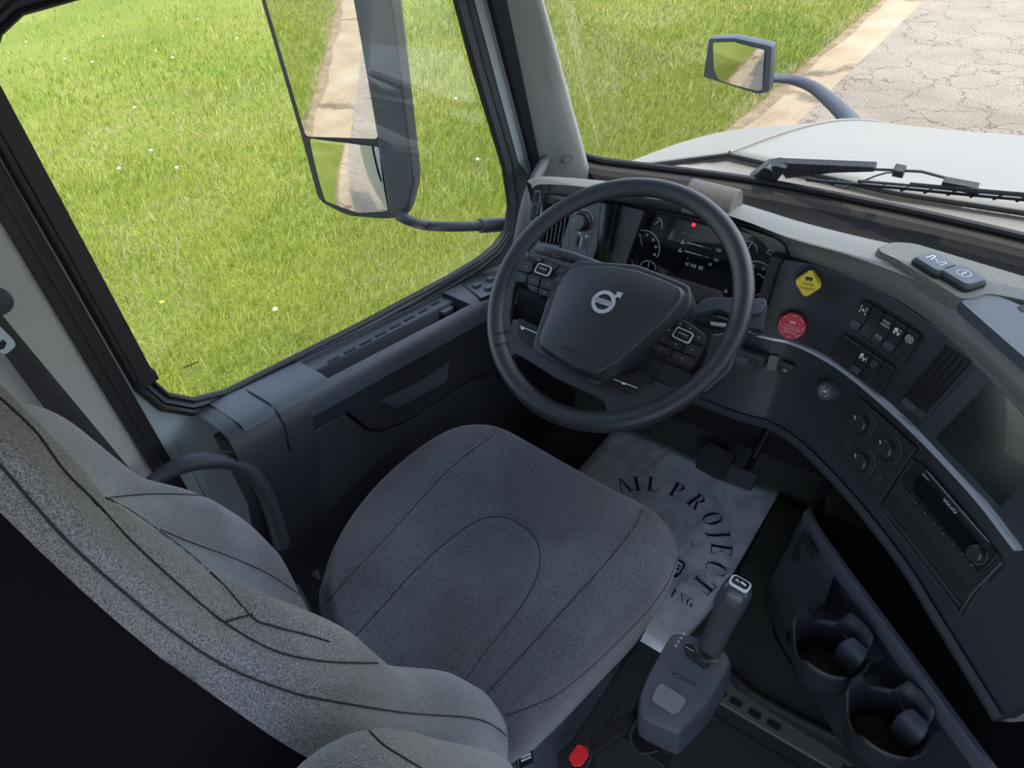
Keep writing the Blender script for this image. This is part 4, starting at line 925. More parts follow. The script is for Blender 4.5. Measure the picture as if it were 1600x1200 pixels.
# pad pod with two square buttons
g = G(); PF = Fr(P(1480, 425, 2, .893), (P(1600, 470, 2, .893)-P(1480, 425, 2, .893)), (0, 1, .03)); PF = Fr(PF.o, PF.u, np.cross(V(0, 0, 1), PF.u))
g.dome(PF, rpoly(PF.pxs([(1368, 387), (1392, 379), (1425, 381), (1640, 446), (1700, 520), (1640, 480), (1545, 461), (1520, 470), (1500, 470), (1468, 450), (1395, 405), (1372, 395)]), .012), -.03, .003, PLG, .03, 4); g.obj('speaker_pod', dash, ang=50, label='speckled grey raised pod on the dash top')
for (x, y, tx) in ((1462, 410, 'Z'), (1505, 430, 'F')):
    g = G(); B = PF.sub(*PF.px(x, y, .012), .003, -.32); g.prism(B, rrect(.056, .044, .010), 0, .006, PDK); g.prism(B, rrect(.052, .040, .009), .004, .012, PLC, .94)
    if tx == 'Z':
        for s_ in (-1, 1): g.line(B, (s_*.013, -.007), (s_*.013, .007), .0012, .0125, WHT); g.line(B, (s_*.013, .007), (s_*.009, .007), .0012, .0125, WHT); g.line(B, (s_*.009, .007), (s_*.005, -.006), .0012, .0125, WHT)
        g.line(B, (-.003, .001), (.003, -.001), .0012, .0126, WHT)
    else: g.arc(B, 0, 0, .0090, .0098, 0, 360, .0122, WHT); g.line(B, (-.002, .006), (.0015, .0), .0014, .0126, WHT); g.line(B, (-.0015, .0005), (.002, -.006), .0014, .0126, WHT)
    g.obj('push_button', dash, bevel=.0015, label='square black button with a split window symbol' if tx == 'Z' else 'square black button with a circled flash symbol')
g = G(); q = P(1601, 487, 2, .89); g.lathe(Fr(q, (1, 0, 0), (0, 1, 0)), [(.001, .006), (.010, .005), (.012, -.004)], PDK, 20); g.obj('dash_sensor', dash)
g = G(); g.prism(PF, rpoly(PF.pxs([(1500, 472), (1545, 458), (1700, 520), (1700, 640), (1600, 560), (1560, 525)]), .004), -.016, .0015, PLC); g.obj('pad_extension', dash, bevel=.007, seg=4)
# valve knobs
F1 = frame_at(1273, 441); g = G(); K = F1; g.lathe(K, [(.0115, -.002), (.0115, .004), (.0105, .022), (.012, .026)], YEL, 20)
Y = K.sub(.003*0-.002, .001, .026, .10); q = rpoly([(0, .0265), (.0245, 0), (0, -.0265), (-.0245, 0)], .010, 4); g.prism(Y, q, 0, .005, YEL, .97); g.prism(Y, q, .005, .0065, YEL, .92)
g.text(Y, 'PARKING', .0062, 0, -.0085, .0068, BLKM, rot=PI+.0); g.text(Y, 'BRAKE', .0062, 0, -.0008, .0068, BLKM, rot=PI)
g.prism(Y, rrect(.012, .005, .001, 2, 0, .0085), .0064, .0069, BLKM)
for s_ in (-1, 1): g.arc(Y, s_*.003, .0052, 0, .0016, 0, 360, .0066, BLKM, n=12); g.line(Y, (s_*.018, .003), (s_*.005, .019), .0012, .0067, BLKM)
g.obj('parking_brake_knob', dash, bevel=.0008, label='yellow diamond parking brake knob with black lettering')
F2 = frame_at(1242, 507); g = G(); K = F2; g.lathe(K, [(.013, -.002), (.013, .006), (.012, .014), (.015, .018)], RED, 24)
q = [(.0255*math.cos(math.radians(22.5+45*k)), .0255*math.sin(math.radians(22.5+45*k))) for k in range(8)]; Y = K.sub(-.001, .001, .018, 0); g.prism(Y, rpoly(q, .004, 3), 0, .006, RED, .97); g.prism(Y, rpoly([(a*.95, b*.95) for a, b in q], .004, 3), .006, .0072, RED, .96)
PK = plain('pale_red_print', (.75, .38, .36), .5)
g.text(Y, 'TRAILER', .0066, 0, -.0105, .0074, PK, rot=PI); g.text(Y, 'AIR SUPPLY', .0066, 0, -.0042, .0074, PK, rot=PI); g.text(Y, 'NOT FOR PARKING', .0032, 0, .0008, .0074, PK, rot=PI)
g.prism(Y, rrect(.010, .0035, .001, 2, 0, .008), .0072, .0076, PK)
for s_ in (-1, 1): g.arc(Y, s_*.003, .0058, 0, .0013, 0, 360, .0073, PK, n=12)
for k in range(8): a = math.radians(45*k); g.line(Y, (math.cos(a-.2)*.0205, math.sin(a-.2)*.0205), (math.cos(a+.2)*.0205, math.sin(a+.2)*.0205), .0012, .0074, PK)
g.obj('trailer_supply_knob', dash, bevel=.0006, label='red octagonal trailer air supply knob')
# rocker switches
def bank(p0, p1, p2, p3, items, name):
    """corners in the photograph: top-left, top-right, bottom-right, bottom-left"""
    cx = sum(p[0] for p in (p0, p1, p2, p3))/4; cy = sum(p[1] for p in (p0, p1, p2, p3))/4
    F = frame_at(cx, cy); q = F.pxs([p0, p1, p2, p3]); u = nrm(F.p(*q[1])-F.p(*q[0])+F.p(*q[2])-F.p(*q[3])); F = Fr(F.o, u, np.cross(F.n, u)); q = np.array(F.pxs([p0, p1, p2, p3]))
    w = (q[1][0]-q[0][0]+q[2][0]-q[3][0])/2; h = (q[0][1]-q[3][1]+q[1][1]-q[2][1])/2; c = q.mean(0); F = F.sub(c[0], c[1]); print(name, 'bank', w, h)
    e = empty(name, (0, 0, 0)); e.parent = dash; e.location = Vector(F.o)-dash.location
    g = G(); g.prism(F, rrect(w+.006, h+.006, .004), -.004, .0045, PDK); g.obj('switch_frame', e, bevel=.001)
    n = len(items); sw_ = w/n
    for k, it in enumerate(items):
        S = F.sub(-w/2+sw_*(k+.5), 0, .004); g = G(); hw, hh = sw_/2-.0009, h/2-.001
        # wedge profile: two sloping faces
        pr = [(-hh, 0), (-hh, .0075), (-hh*.05, .0045), (hh*.85, .009), (hh, .007), (hh, 0)]
        g.loft([[S.p(a, b, c_) for b, c_ in pr] for a in (-hw, hw)], BTN)
        def fc(b): return np.interp(b, [-hh, -hh*.05, hh*.85], [.0075, .0045, .009])+.0004
        I = Fr(S.p(0, hh*.42, fc(hh*.42)), S.u, S.v*hh*.9+S.n*.0045); I.u = I.u*1.3; I.v = I.v*1.3
        if it == 'axle':
            for a in (-.0035, .0035):
                for b in (-.0038, .0038): g.prism(I, rrect(.0016, .003, .0003, 1, a*1.2, b), 0, .0003, WHT)
                g.line(I, (a*1.2, -.004), (a*1.2, .004), .0006, .0003, WHT)
            g.line(I, (-.0042, 0), (.0042, 0), .0009, .0003, WHT); g.line(I, (0, -.002), (0, .002), .002, .0003, WHT)
        elif it == 'mud':
            g.text(I, 'MUD', .0048, 0, .0028, .0003, WHT); g.text(I, 'SNOW', .0048, 0, -.0022, .0003, WHT, sx=.9); J = Fr(S.p(0, -hh*.55, fc(-hh*.55)), S.u, S.v); g.text(J, 'TCS', .0072, 0, 0, .0004, WHT)
        elif it in ('truck', 'truckdown'):
            g.prism(I, [(-.005, -.001), (-.005, .002), (-.003, .004), (0, .004), (0, -.001)], 0, .0003, WHT); g.prism(I, [(0, .0), (.005, .0), (.005, -.0014), (0, -.0014)], 0, .0003, WHT)
            for a in (-.0035, .002): g.arc(I, a, -.003, .0004, .0016, 0, 360, 0, WHT, n=12)
            if it == 'truck': g.line(I, (.001, .003), (.006, .003), .0008, .0003, WHT)
            else: g.line(I, (.006, -.004), (.006, .003), .0007, .0003, WHT)
        elif it == 'brake':
            g.arc(I, 0, 0, .0028, .0034, 0, 360, 0, WHT); g.arc(I, 0, 0, .0046, .0053, 100, 260, 0, WHT); g.arc(I, 0, 0, .0046, .0053, -80, 80, 0, WHT); g.line(I, (-.002, .002), (.002, -.002), .0007, .0003, WHT); g.line(I, (-.001, -.001), (.0015, .0015), .0007, .0003, WHT)
        elif it == 'abs': g.arc(I, 0, 0, .0040, .0045, 0, 160, 0, GRM); g.arc(I, 0, 0, .0040, .0045, 190, 340, 0, GRM); g.line(I, (-.0035, -.0035), (.0035, .0035), .0008, .0003, GRM); g.line(I, (-.002, .002), (.002, -.002), .0006, .0003, GRM)
        if it in ('axle', 'truck', 'truckdown'):
            J = Fr(S.p(0, -hh*.62, fc(-hh*.62)), S.u, S.v); g.prism(J, rrect(hw*1.7, hh*.42, .0012), -.001, .0022, PLC)
        lab = {'axle': 'rocker switch with white axle symbol', 'mud': 'rocker switch lettered for mud, snow and traction', 'truck': 'rocker switch with white truck symbol', 'truckdown': 'rocker switch with small truck and bar symbol', 'brake': 'rocker switch with white ringed symbol', 'abs': 'rocker switch with faint round symbol', '': 'blank rocker switch'}[it]
        g.obj('rocker_switch', e, bevel=.0008, label=lab, weld=False)
bank((1355, 470), (1450, 522), (1414, 568), (1330, 506), ['axle', '', 'mud', 'truck', 'brake'], 'upper_switch_bank')
bank((1322, 520), (1410, 576), (1376, 614), (1300, 556), ['', '', 'truckdown', 'abs', ''], 'lower_switch_bank')
# centre air vent
F = frame_at(1450, 600); q = F.pxs([(1478, 538), (1522, 568), (1445, 655), (1405, 630)]); Fu = nrm(F.p(*q[1])-F.p(*q[0])); Fv = nrm(F.p(*q[0])-F.p(*q[3])); F = Fr(F.o, Fu, Fv)
q = np.array(F.pxs([(1480, 536), (1524, 565), (1447, 652), (1406, 628)])); 
e = empty('air_vent', (0, 0, 0)); e.parent = dash; e.location = Vector(F.o)-dash.location
g = G(); c = q.mean(0)
g.prism(F, rpoly([tuple(c+(p-c)*1.10) for p in q], .004), .0, .0045, PLB); g.prism(F, rpoly([tuple(p) for p in q], .003), .003, .0052, PDK); g.obj('vent_frame', e, bevel=.0015)
for k in range(5):
    t = (k+.5)/5; a = q[0]*(1-t)+q[1]*t; b = q[3]*(1-t)+q[2]*t; b = b*.82+a*.18; a = a*.97+b*.03
    g = G(); g.loft([[F.p(x[0]-.001, x[1], .004), F.p(x[0]+.001, x[1], .004), F.p(x[0]+.002, x[1], .0085), F.p(x[0]+.0005, x[1], .0085)] for x in (a, b)], BTN); g.obj('vent_slat', e)
g = G(); T_ = F.sub(*F.px(1427, 632), .005, 0); g.prism(T_, rrect(.026, .012, .004), 0, .009, PLC, .9); g.prism(T_, rrect(.018, .013, .003, cx=.02, cy=-.001), 0, .004, PLB); g.obj('vent_tab', e, bevel=.0015)
# touch screen
F = frame_at(1545, 690); q = F.pxs([(1548, 596), (1640, 655), (1560, 790), (1462, 684)])
F = Fr(F.o, F.p(*F.px(1600, 742))-F.p(*F.px(1462, 684))*1.0, F.v) if False else F
e = empty('display_unit', (0, 0, 0)); e.parent = dash; e.location = Vector(F.o)-dash.location
sq = F.pxs([(1462, 684), (1548, 596), (1680, 690), (1608, 838)], .004)
bz_ = F.pxs([(1425, 672), (1530, 568), (1720, 690), (1640, 850), (1595, 835)], .006)
g = G(); g.prism(F, rpoly(bz_, .004), -.01, .005, PLB); g.obj('display_bezel', e, bevel=.002)
g = G(); g.prism(F, rpoly(sq, .002), .002, .0055, SCD); g.obj('display_screen', e, label='dark dusty glass screen')
# climate controls
def knob(x, y, r, h=.014, parent=dash, ptr=2.4, lab='round climate control knob'):
    K = frame_at(x, y, .004); g = G(); g.lathe(K, [(r*1.2, .0), (r*1.18, .0065), (r, .0075), (r*.92, h+.004), (r*.8, h+.006), (.0005, h+.0062)], BTN, 32)
    I = K.sub(0, 0, h+.0064, ptr); g.box(I, r*.45, r*.85, -.0007, .0007, 0, .0006, WHT); g.arc(K, 0, 0, r*1.38, r*1.42, -30, 100, .0062, GRM); g.obj('control_knob', parent, label=lab)
K = frame_at(1365, 700); e = empty('climate_panel', (0, 0, 0)); e.parent = dash; e.location = Vector(K.o)-dash.location
g = G(); g.prism(K, rpoly(K.pxs([(1340, 618), (1432, 700), (1372, 790), (1300, 700)], .004), .004), -.004, .005, BTN)
for (x, y) in ((1326, 693), (1374, 748)): g.arc(K, *K.px(x, y, .005), .0028, .0036, 0, 250, .0052, GRM); 
for (x, y) in ((1320, 700), (1364, 757), (1343, 674)): g.line(K, K.px(x, y, .005), tuple(np.array(K.px(x, y, .005))+V(.004, .001)), .001, .0055, GRM)
g.obj('climate_plate', e, bevel=.001)
knob(1348, 662, .0165, parent=e); knob(1388, 702, .0175, parent=e); knob(1349, 722, .0165, parent=e)
# radio
K = frame_at(1475, 820); ru = nrm(K.p(*K.px(1560, 880))-K.p(*K.px(1432, 735))); K = Fr(K.o, ru, np.cross(K.n, ru))
e = empty('radio', (0, 0, 0)); e.parent = dash; e.location = Vector(K.o)-dash.location
rq = K.pxs([(1425, 715), (1566, 872), (1545, 905), (1508, 962), (1378, 795), (1405, 745)], .004)
g = G(); g.prism(K, rpoly(rq, .003), -.004, .005, BTN)
fp = K.pxs([(1436, 722), (1560, 868), (1530, 898), (1408, 748)], .008); g.prism(K, rpoly(fp, .002), .004, .009, GLS)
g.obj('radio_body', e, bevel=.001)
g = G(); d4 = K.pxs([(1437, 740), (1532, 852), (1514, 872), (1425, 765)], .01); g.prism(K, rpoly(d4, .002), .009, .0105, SCR); 
a, b = K.px(1489, 793, .0108); a2, b2 = K.px(1478, 787, .0108); rt = math.atan2(K.px(1500, 803, .0108)[1]-K.px(1478, 779, .0108)[1], K.px(1500, 803, .0108)[0]-K.px(1478, 779, .0108)[0]); g.text(K, 'VOLVO', .0066, *K.px(1484, 791, .0108), .0108, WHT, rot=rt, sx=1.25); g.text(K, 'Bluetooth', .0034, *K.px(1446, 745, .0108), .0108, WHT, rot=rt)
g.line(K, K.px(1448, 735, .0108), K.px(1545, 847, .0108), .0009, .0107, CHD); g.obj('radio_display', e, weld=False)
g = G()
for k in range(8):
    x = 1416+k*14.5; y = 769+k*16.2; a, b = K.px(x, y, .0105); g.prism(K, rrect(.011, .0042, .001, 2, a, b), .009, .0102, GLS); g.line(K, (a-.002, b), (a+.003, b), .0009, .0104, GRM)
g.obj('preset_buttons', e, weld=False)
Kk = K.sub(*K.px(1527, 865, .01), .009); g = G(); g.lathe(Kk, [(.0125, 0), (.012, .008), (.010, .010), (.0005, .0102)], BTN, 28); g.arc(Kk, 0, 0, .014, .0147, -70, 60, .0004, GRM); g.obj('volume_knob', e)
# storage slot under radio
g = G(); sl = K.pxs([(1388, 775), (1402, 762), (1512, 905), (1492, 925)], .006); g.prism(K, rpoly([K.px(x, y, .005) for x, y in [(1393, 768), (1512, 918), (1494, 945), (1382, 800)]], .002), .0045, .0056, PDK); g.obj('radio_slot', e)
g = G()
for pts in ([(1384, 797), (1432, 856), (1500, 945)], [(1378, 800), (1428, 864), (1500, 958), (1520, 925), (1566, 878)]):
    q = [K.p(*K.px(x, y, .007), .007) for x, y in pts]; g.tube(q, .0018, PLB, 6)
g.obj('radio_frame_rail', e)
# brake dial / small controls on lower fascia
K = frame_at(1288, 612, .02); g = G(); g.lathe(K, [(.017, -.01), (.017, .012), (.0155, .018), (.0005, .019)], PLC, 32); g.arc(K, 0, 0, .0085, .0092, 110, 250, .0192, WHT); g.arc(K, 0, 0, .0085, .0092, -70, 70, .0192, WHT); g.arc(K, 0, 0, .0055, .006, 0, 360, .0192, WHT)
g.line(K, (-.003, 0), (.003, .001), .0035, .0196, WHT); g.obj('retarder_knob', dash, label='round grey knob with white ringed symbol')
K = frame_at(1228, 577, .006); g = G(); g.prism(K, rrect(.026, .026, .004, cx=0), .0, .006, BTN); g.prism(K, rrect(.024, .008, .002, cx=0, cy=.009), .004, .012, PLB); g.prism(K, rrect(.008, .006, .001, cx=-.001, cy=-.003), .006, .0064, GRM); g.obj('plug_cover', dash, bevel=.001)
for x, y in ((1190, 562), (1207, 568)): K = frame_at(x, y, .006); g = G(); g.prism(K, rrect(.018, .030, .003), 0, .004, BTN); g.obj('blank_switch', dash, bevel=.001)
g = G(); a = np.array(dsurf(.550, -.002)); 
lo = [a[i]-NRM[i]*.006 for i in range(i0-4, iR+1)]; lo2 = [p+NRM[i0-4+k]*.03-V(0, 0, .018) for k, p in enumerate(lo)]; lo3 = [p+NRM[i0-4+k]*.22-V(0, 0, .05) for k, p in enumerate(lo)]
g.grid([[p+V(0, 0, .004)+NRM[i0-4+k]*.008 for k, p in enumerate(lo)], lo, [p-V(0, 0, .008) for p in lo], lo2, lo3], PLB); g.obj('lower_lip', dash, ang=50)
# knee panel left of the stack
g = G(); kn = [P(1094, 612, 2, .56), P(1160, 640, 2, .56), P(1240, 672, 2, .54), P(1239, 684, 2, .50), P(1160, 658, 2, .50), P(1094, 634, 2, .51)]
g.grid([[V(-.37, .20, .66), V(-.2, .20, .66), V(.0, .20, .66), V(.12, .19, .64), V(.22, .19, .62)], [V(-.37, .18, .57), V(-.2, .18, .57), V(.0, .17, .57), kn[0], kn[2]], [V(-.37, .20, .52), V(-.2, .20, .52), V(.0, .19, .52), kn[5], kn[3]], [V(-.37, .5, .48), V(-.2, .5, .48), V(0, .5, .48), V(.15, .5, .48), V(.28, .5, .48)]], PLA)
g.obj('knee_panel', dash, ang=50)
# ================================================================== STEERING WHEEL
WC = V(-.0056, -.015, .836); tl = math.radians(34.3)
WHF = Fr(WC, (1, 0, 0), (0, math.cos(tl), math.sin(tl)))
sw_ = empty('steering_wheel', tuple(WC-V(0, 0, .06)), 'black leather steering wheel with four spokes and a silver ringed emblem on its hub', 'steering wheel')
RR = .211
g = G(); N = 96; rings = []
for i in range(N):
    a = 2*PI*i/N; cen = (RR*math.cos(a), RR*math.sin(a)); low = max(0, math.cos(a+PI/2))**2
    rw = .0165+.001*low; rh = .0150; rings.append([WHF.p((RR+rw*math.cos(t))*math.cos(a), (RR+rw*math.cos(t))*math.sin(a), rh*math.sin(t)+.002*math.sin(2*t)) for t in [2*PI*k/20 for k in range(20)]])
rings.append(rings[0]); g.loft(rings, LEA, cap=False); rim = g.obj('rim', sw_, ang=80)
for k, (x, y) in enumerate([(822, 612), (836, 626)]):
    pass
for a0 in (218, 224, 320):
    a = math.radians(a0); g = G(); g.tube([WHF.p((RR+.0172*math.cos(t))*math.cos(a), (RR+.0172*math.cos(t))*math.sin(a), .0157*math.sin(t)) for t in np.linspace(-.8, 3.6, 14)], .0006, PDK, 5); g.obj('rim_seam', rim)
# spokes: flat shaped bridges traced on the wheel plane
def spoke(pts, c0, c1, mat, name='spoke', bev=.006, lab=None, r=.01):
    g = G(); g.prism(WHF, rpoly(WHF.pxs(pts, c1), r), c0, c1, mat, .985); return g.obj(name, sw_, bevel=bev, seg=4, label=lab)
up_l = [(786, 398), (805, 384), (822, 392), (860, 396), (905, 412), (880, 470), (862, 478), (824, 462), (808, 470), (798, 500), (780, 480)]
up_r = [(1035, 490), (1060, 487), (1100, 503), (1118, 522), (1140, 515), (1150, 540), (1128, 590), (1085, 578), (1060, 575), (1030, 560), (1010, 540)]
spoke([(775, 470), (787, 400), (803, 384), (826, 391), (818, 420), (802, 455), (795, 500), (800, 520), (780, 520)], -.010, .006, LEA, lab='left rim bridge')
spoke([(1110, 520), (1128, 520), (1148, 500), (1163, 520), (1140, 580), (1100, 615), (1082, 612), (1093, 580), (1104, 545)], -.010, .006, LEA, lab='right rim bridge')
lowp = [(770, 515), (800, 520), (845, 545), (870, 560), (930, 592), (1000, 600), (1045, 610), (1085, 600), (1090, 625), (1060, 648), (1000, 664), (952, 668), (950, 630), (940, 622), (890, 600), (840, 565), (808, 548), (797, 558), (800, 585), (785, 580)]
g = G()
spL = [(776, 520), (798, 518), (803, 498), (842, 520), (842, 545), (900, 580), (945, 597), (985, 594), (1030, 606), (1072, 606), (1092, 590), (1105, 610), (1040, 650), (990, 662), (945, 662), (950, 640), (944, 626), (915, 612), (870, 592), (830, 566), (806, 552), (796, 562), (800, 590), (788, 585)]
g.prism(WHF, rpoly(WHF.pxs(spL, 0), .008), -.012, .004, LEA); g.obj('lower_spoke', sw_, bevel=.006, seg=4)
spoke([(806, 500), (812, 497), (848, 513), (842, 528), (844, 547), (812, 532), (803, 518)], .0, .0085, GLS, 'spoke_insert', .003, 'gloss black insert in the lower left spoke', .004)
spoke([(938, 596), (960, 582), (1000, 584), (1010, 590), (998, 604), (988, 613), (975, 613)], .0, .0085, GLS, 'spoke_insert', .003, 'gloss black insert in the lower right spoke', .004)
g = G(); g.line(WHF, WHF.px(812, 509, .01), WHF.px(842, 522, .01), .0016, .0092, CHD); g.line(WHF, WHF.px(958, 592, .01), WHF.px(996, 606, .01), .0016, .0092, CHD)
for x, y in ((816, 513), (974, 599)): a, b = WHF.px(x, y, .01); g.prism(WHF, rrect(.006, .003, .001, 2, a, b), .0088, .0096, WHT)
g.obj('insert_highlight', sw_)
# button pods
def pod(outline, cells, scroll, name, lab):
    e = empty(name, (0, 0, 0)); e.parent = sw_; ctr = WHF.p(*WHF.px(*scroll[0], .012), .0); e.location = Vector(ctr)-sw_.location
    g = G(); g.prism(WHF, rpoly(WHF.pxs(outline, .008), .006), -.025, .008, PDK); g.obj('pod_base', e, bevel=.003, label=lab)
    for c in cells:
        q = np.array(WHF.pxs(c, .012)); m = q.mean(0); g = G(); g.prism(WHF, rpoly([tuple(m+(p-m)*.965) for p in q], .002), .006, .0125, BTN, .97)
        g.prism(WHF, rrect(.0032, .0020, .0006, 1, m[0], m[1]), .0124, .0128, GRM); g.obj('pod_button', e, bevel=.0010)
    a, b = WHF.px(*scroll[0], .015); F = WHF.sub(a, b, .0125, scroll[1]); g = G(); o = rrect(.030, .0185, .004); i_ = rrect(.0265, .015, .003)
    n = len(o); g.add([F.p(*p, .002) for p in o]+[F.p(*p, .002) for p in i_]+[F.p(*p, -.002) for p in o], [(k, (k+1) % n, n+(k+1) % n, n+k) for k in range(n)]+[(k, (k+1) % n, 2*n+(k+1) % n, 2*n+k) for k in range(n)], CHD); g.obj('scroll_frame', e, label='silver scroll wheel frame')
    g = G(); g.prism(F, i_, -.002, .0005, PDK); g.box(F, -.009, .009, -.004, .004, 0, .0035, BTN); g.line(F, (-.008, .001), (.008, .001), .0016, .0037, GRM); g.obj('scroll_wheel', e, bevel=.0008)
z = lambda pts: [(780+x*.25, 380+y*.25) for x, y in pts]
pod(z([(95, 170), (140, 95), (200, 78), (290, 88), (470, 155), (430, 200), (380, 240), (330, 340), (240, 320), (170, 255), (90, 240)]),
    [z([(100, 172), (178, 190), (172, 248), (100, 240)]), z([(105, 165), (145, 98), (215, 118), (205, 175), (180, 186)]), z([(182, 192), (262, 212), (245, 272), (176, 250)]), z([(266, 214), (372, 240), (335, 300), (250, 274)]), z([(248, 278), (332, 303), (320, 340), (245, 320)]), z([(176, 253), (242, 275), (240, 315), (178, 280)]), z([(290, 95), (380, 130), (345, 175), (262, 130)]), z([(385, 132), (465, 158), (385, 215), (348, 178)]), z([(210, 85), (285, 92), (258, 118), (222, 112)])],
    ((z([(273, 163)])[0]), -.02), 'left_button_pod', 'button pod on the left spoke')
pod(z([(1075, 440), (1200, 500), (1290, 570), (1285, 640), (1240, 730), (1195, 790), (1080, 740), (930, 680), (945, 610), (1000, 540)]),
    [z([(1040, 500), (1080, 525), (1100, 545), (1082, 590), (1010, 560)]), z([(1000, 545), (1090, 600), (1060, 640), (960, 605)]), z([(1070, 450), (1120, 470), (1090, 520), (1040, 495)]), z([(1125, 475), (1170, 495), (1140, 525), (1095, 520)]), z([(1175, 498), (1235, 535), (1215, 570), (1150, 530)]), z([(1240, 540), (1285, 580), (1280, 640), (1215, 610), (1218, 575)]), z([(1068, 590), (1162, 620), (1135, 680), (1050, 640)]), z([(1165, 622), (1270, 645), (1235, 715), (1140, 682)]), z([(955, 610), (1080, 660), (1070, 708), (945, 662)]), z([(1085, 665), (1225, 720), (1195, 785), (1075, 712)])],
    ((z([(1147, 573)])[0]), -.1), 'right_button_pod', 'button pod on the right spoke')
# hub
hubp = [(885, 428), (895, 419), (925, 416), (960, 417), (1000, 424), (1040, 438), (1071, 452), (1075, 462), (1068, 478), (1045, 505), (1010, 537), (970, 572), (940, 590), (930, 592), (900, 582), (848, 550), (842, 543), (843, 530), (858, 490), (872, 450)]
g = G(); hp = rpoly(WHF.pxs(hubp, .028), .006, 4); g.dome(WHF, hp, -.01, .040, LEA, .07, 8)
hub = g.obj('airbag_cover', sw_, ang=60, label='smooth charcoal hub cover'); HB = g.bvh()
g = G(); g.prism(WHF, rpoly(WHF.pxs([(868, 440), (905, 410), (1000, 418), (1080, 450), (1083, 478), (1040, 530), (935, 606), (838, 552), (836, 540)], .0), .01), -.045, .012, PLB); g.obj('hub_back', sw_, bevel=.005, seg=3)
ec = WHF.px(943, 472, .0405); EF = WHF.sub(ec[0], ec[1], .0403); g = G(); g.arc(EF, 0, 0, .0135, .0200, 0, 360, .0014, CHD, th=0, n=48); o = [(.0200*math.cos(t), .0200*math.sin(t)) for t in np.linspace(0, 2*PI, 49)[:-1]]; n = len(o)
g.add([EF.p(*p, .0014) for p in o]+[EF.p(*p, -.002) for p in o], [(k, (k+1) % n, n+(k+1) % n, n+k) for k in range(n)], CHD)
g.prism(EF, rrect(.040, .0085, .001), .0, .0020, CHD); AR = EF.sub(.0165, .0165, .0, PI/4); g.prism(AR, [(-.004, -.0025), (.002, -.0025), (.002, -.007), (.0105, 0), (.002, .007), (.002, .0025), (-.004, .0025)][::1], 0, .0018, CHD)
g.text(EF, 'VOLVO', .0088, 0, 0, .0023, BLKM, sx=1.15); g.obj('emblem', sw_, label='silver ring emblem with an arrow and lettered bar', weld=False)
g = G(); a, b = WHF.px(891, 547, .0405); g.text(WHF, 'AIRBAG', .0085, a, b, .0404, DGM); g.obj('airbag_lettering', sw_)
# column, stalks
colm = empty('steering_column', WC-WHF.n*.08, 'dark steering column shroud with two stalks behind the wheel', 'steering column')
g = G(); g.loft([[WHF.p(*p, c) for p in rrect(w, h, .02, 4, 0, -.01)] for w, h, c in ((.10, .09, -.045), (.13, .12, -.075), (.13, .13, -.13), (.11, .12, -.22))], PLA); g.obj('column_shroud', colm, ang=50)
S1 = lambda x, y, c: WHF.p(*WHF.px(x, y, c), c)
g = G(); g.tube([S1(842, 388, -.055), S1(860, 393, -.05), S1(900, 404, -.05), S1(960, 425, -.06)], [.0105, .0105, .0105, .009], PLC, 16); F = Fr(S1(862, 399, -.040), S1(900, 409, -.040)-S1(862, 398, -.040), WHF.v)
g.arc(F, .006, 0, .002, .0028, 0, 360, .001, GRM); g.line(F, (.012, 0), (.016, 0), .003, .0013, GRM); g.arc(F, .022, 0, .002, .0028, 90, 270, .001, GRM); g.obj('turn_signal_stalk', colm, label='left stalk with faint lamp symbols', weld=False)
g = G(); g.prism(WHF, rpoly(WHF.pxs([(1074, 488), (1098, 468), (1115, 464), (1195, 466), (1198, 472), (1190, 488), (1150, 496), (1120, 482), (1085, 492)], -.05), .006), -.066, -.05, PLC); g.obj('right_stalk', colm, bevel=.004, seg=3)
g = G(); g.prism(WHF, rpoly(WHF.pxs([(1178, 478), (1190, 468), (1198, 470), (1190, 515), (1170, 512)], -.055), .003), -.075, -.055, PLB); g.prism(WHF, rpoly(WHF.pxs([(1110, 503), (1135, 506), (1132, 511), (1110, 508)], -.055), .001), -.058, -.053, CHD); g.obj('stalk_end', colm, bevel=.002)
# lighting/cruise stalk unit right of column
K = frame_at(1165, 565, .02); g = G(); g.prism(K, rpoly(K.pxs([(1138, 548), (1150, 545), (1196, 560), (1186, 580), (1170, 582), (1140, 566)], .03), .004), -.01, .03, PLB); g.prism(K, rpoly(K.pxs([(1148, 554), (1170, 561), (1163, 573), (1146, 566)], .032), .002), .03, .034, PLC)
for k in range(3): g.box(K, *(lambda a: (a[0]-.002, a[0]+.002, a[1]-.006, a[1]+.006))(K.px(1174+k*6, 566+k*2, .033)), .03, .033, BTN)
g.obj('switch_cluster', colm, bevel=.001)
# ================================================================== FLOOR MAT
mat_ = empty('floor_mat', (0, .15, 0), 'pale printed paper floor mat with navy circular lettering in the footwell', 'floor mat')
def matm():
    m, n, l, b = newmat('scuffed_white_mat'); tc = n.new('ShaderNodeTexCoord'); t = n.new('ShaderNodeTexNoise'); t.inputs['Scale'].default_value = 9; t.inputs['Detail'].default_value = 9; t.inputs['Distortion'].default_value = 1.2
    l.new(tc.outputs['Object'], t.inputs['Vector']); cr = n.new('ShaderNodeValToRGB'); cr.color_ramp.elements[0].position = .36; cr.color_ramp.elements[0].color = (.50, .51, .55, 1); cr.color_ramp.elements[1].position = .58; cr.color_ramp.elements[1].color = (.80, .80, .82, 1)
    l.new(t.outputs['Fac'], cr.inputs['Fac']); l.new(cr.outputs[0], b.inputs['Base Color']); b.inputs['Roughness'].default_value = .6; return m
MT = matm()
fl = P(970, 665, 2, .004); frr = P(1216, 768, 2, .004); rrt = P(1012, 1022, 2, .004)
x0, x1, y1 = -.262, .232, .482; y0 = -.10
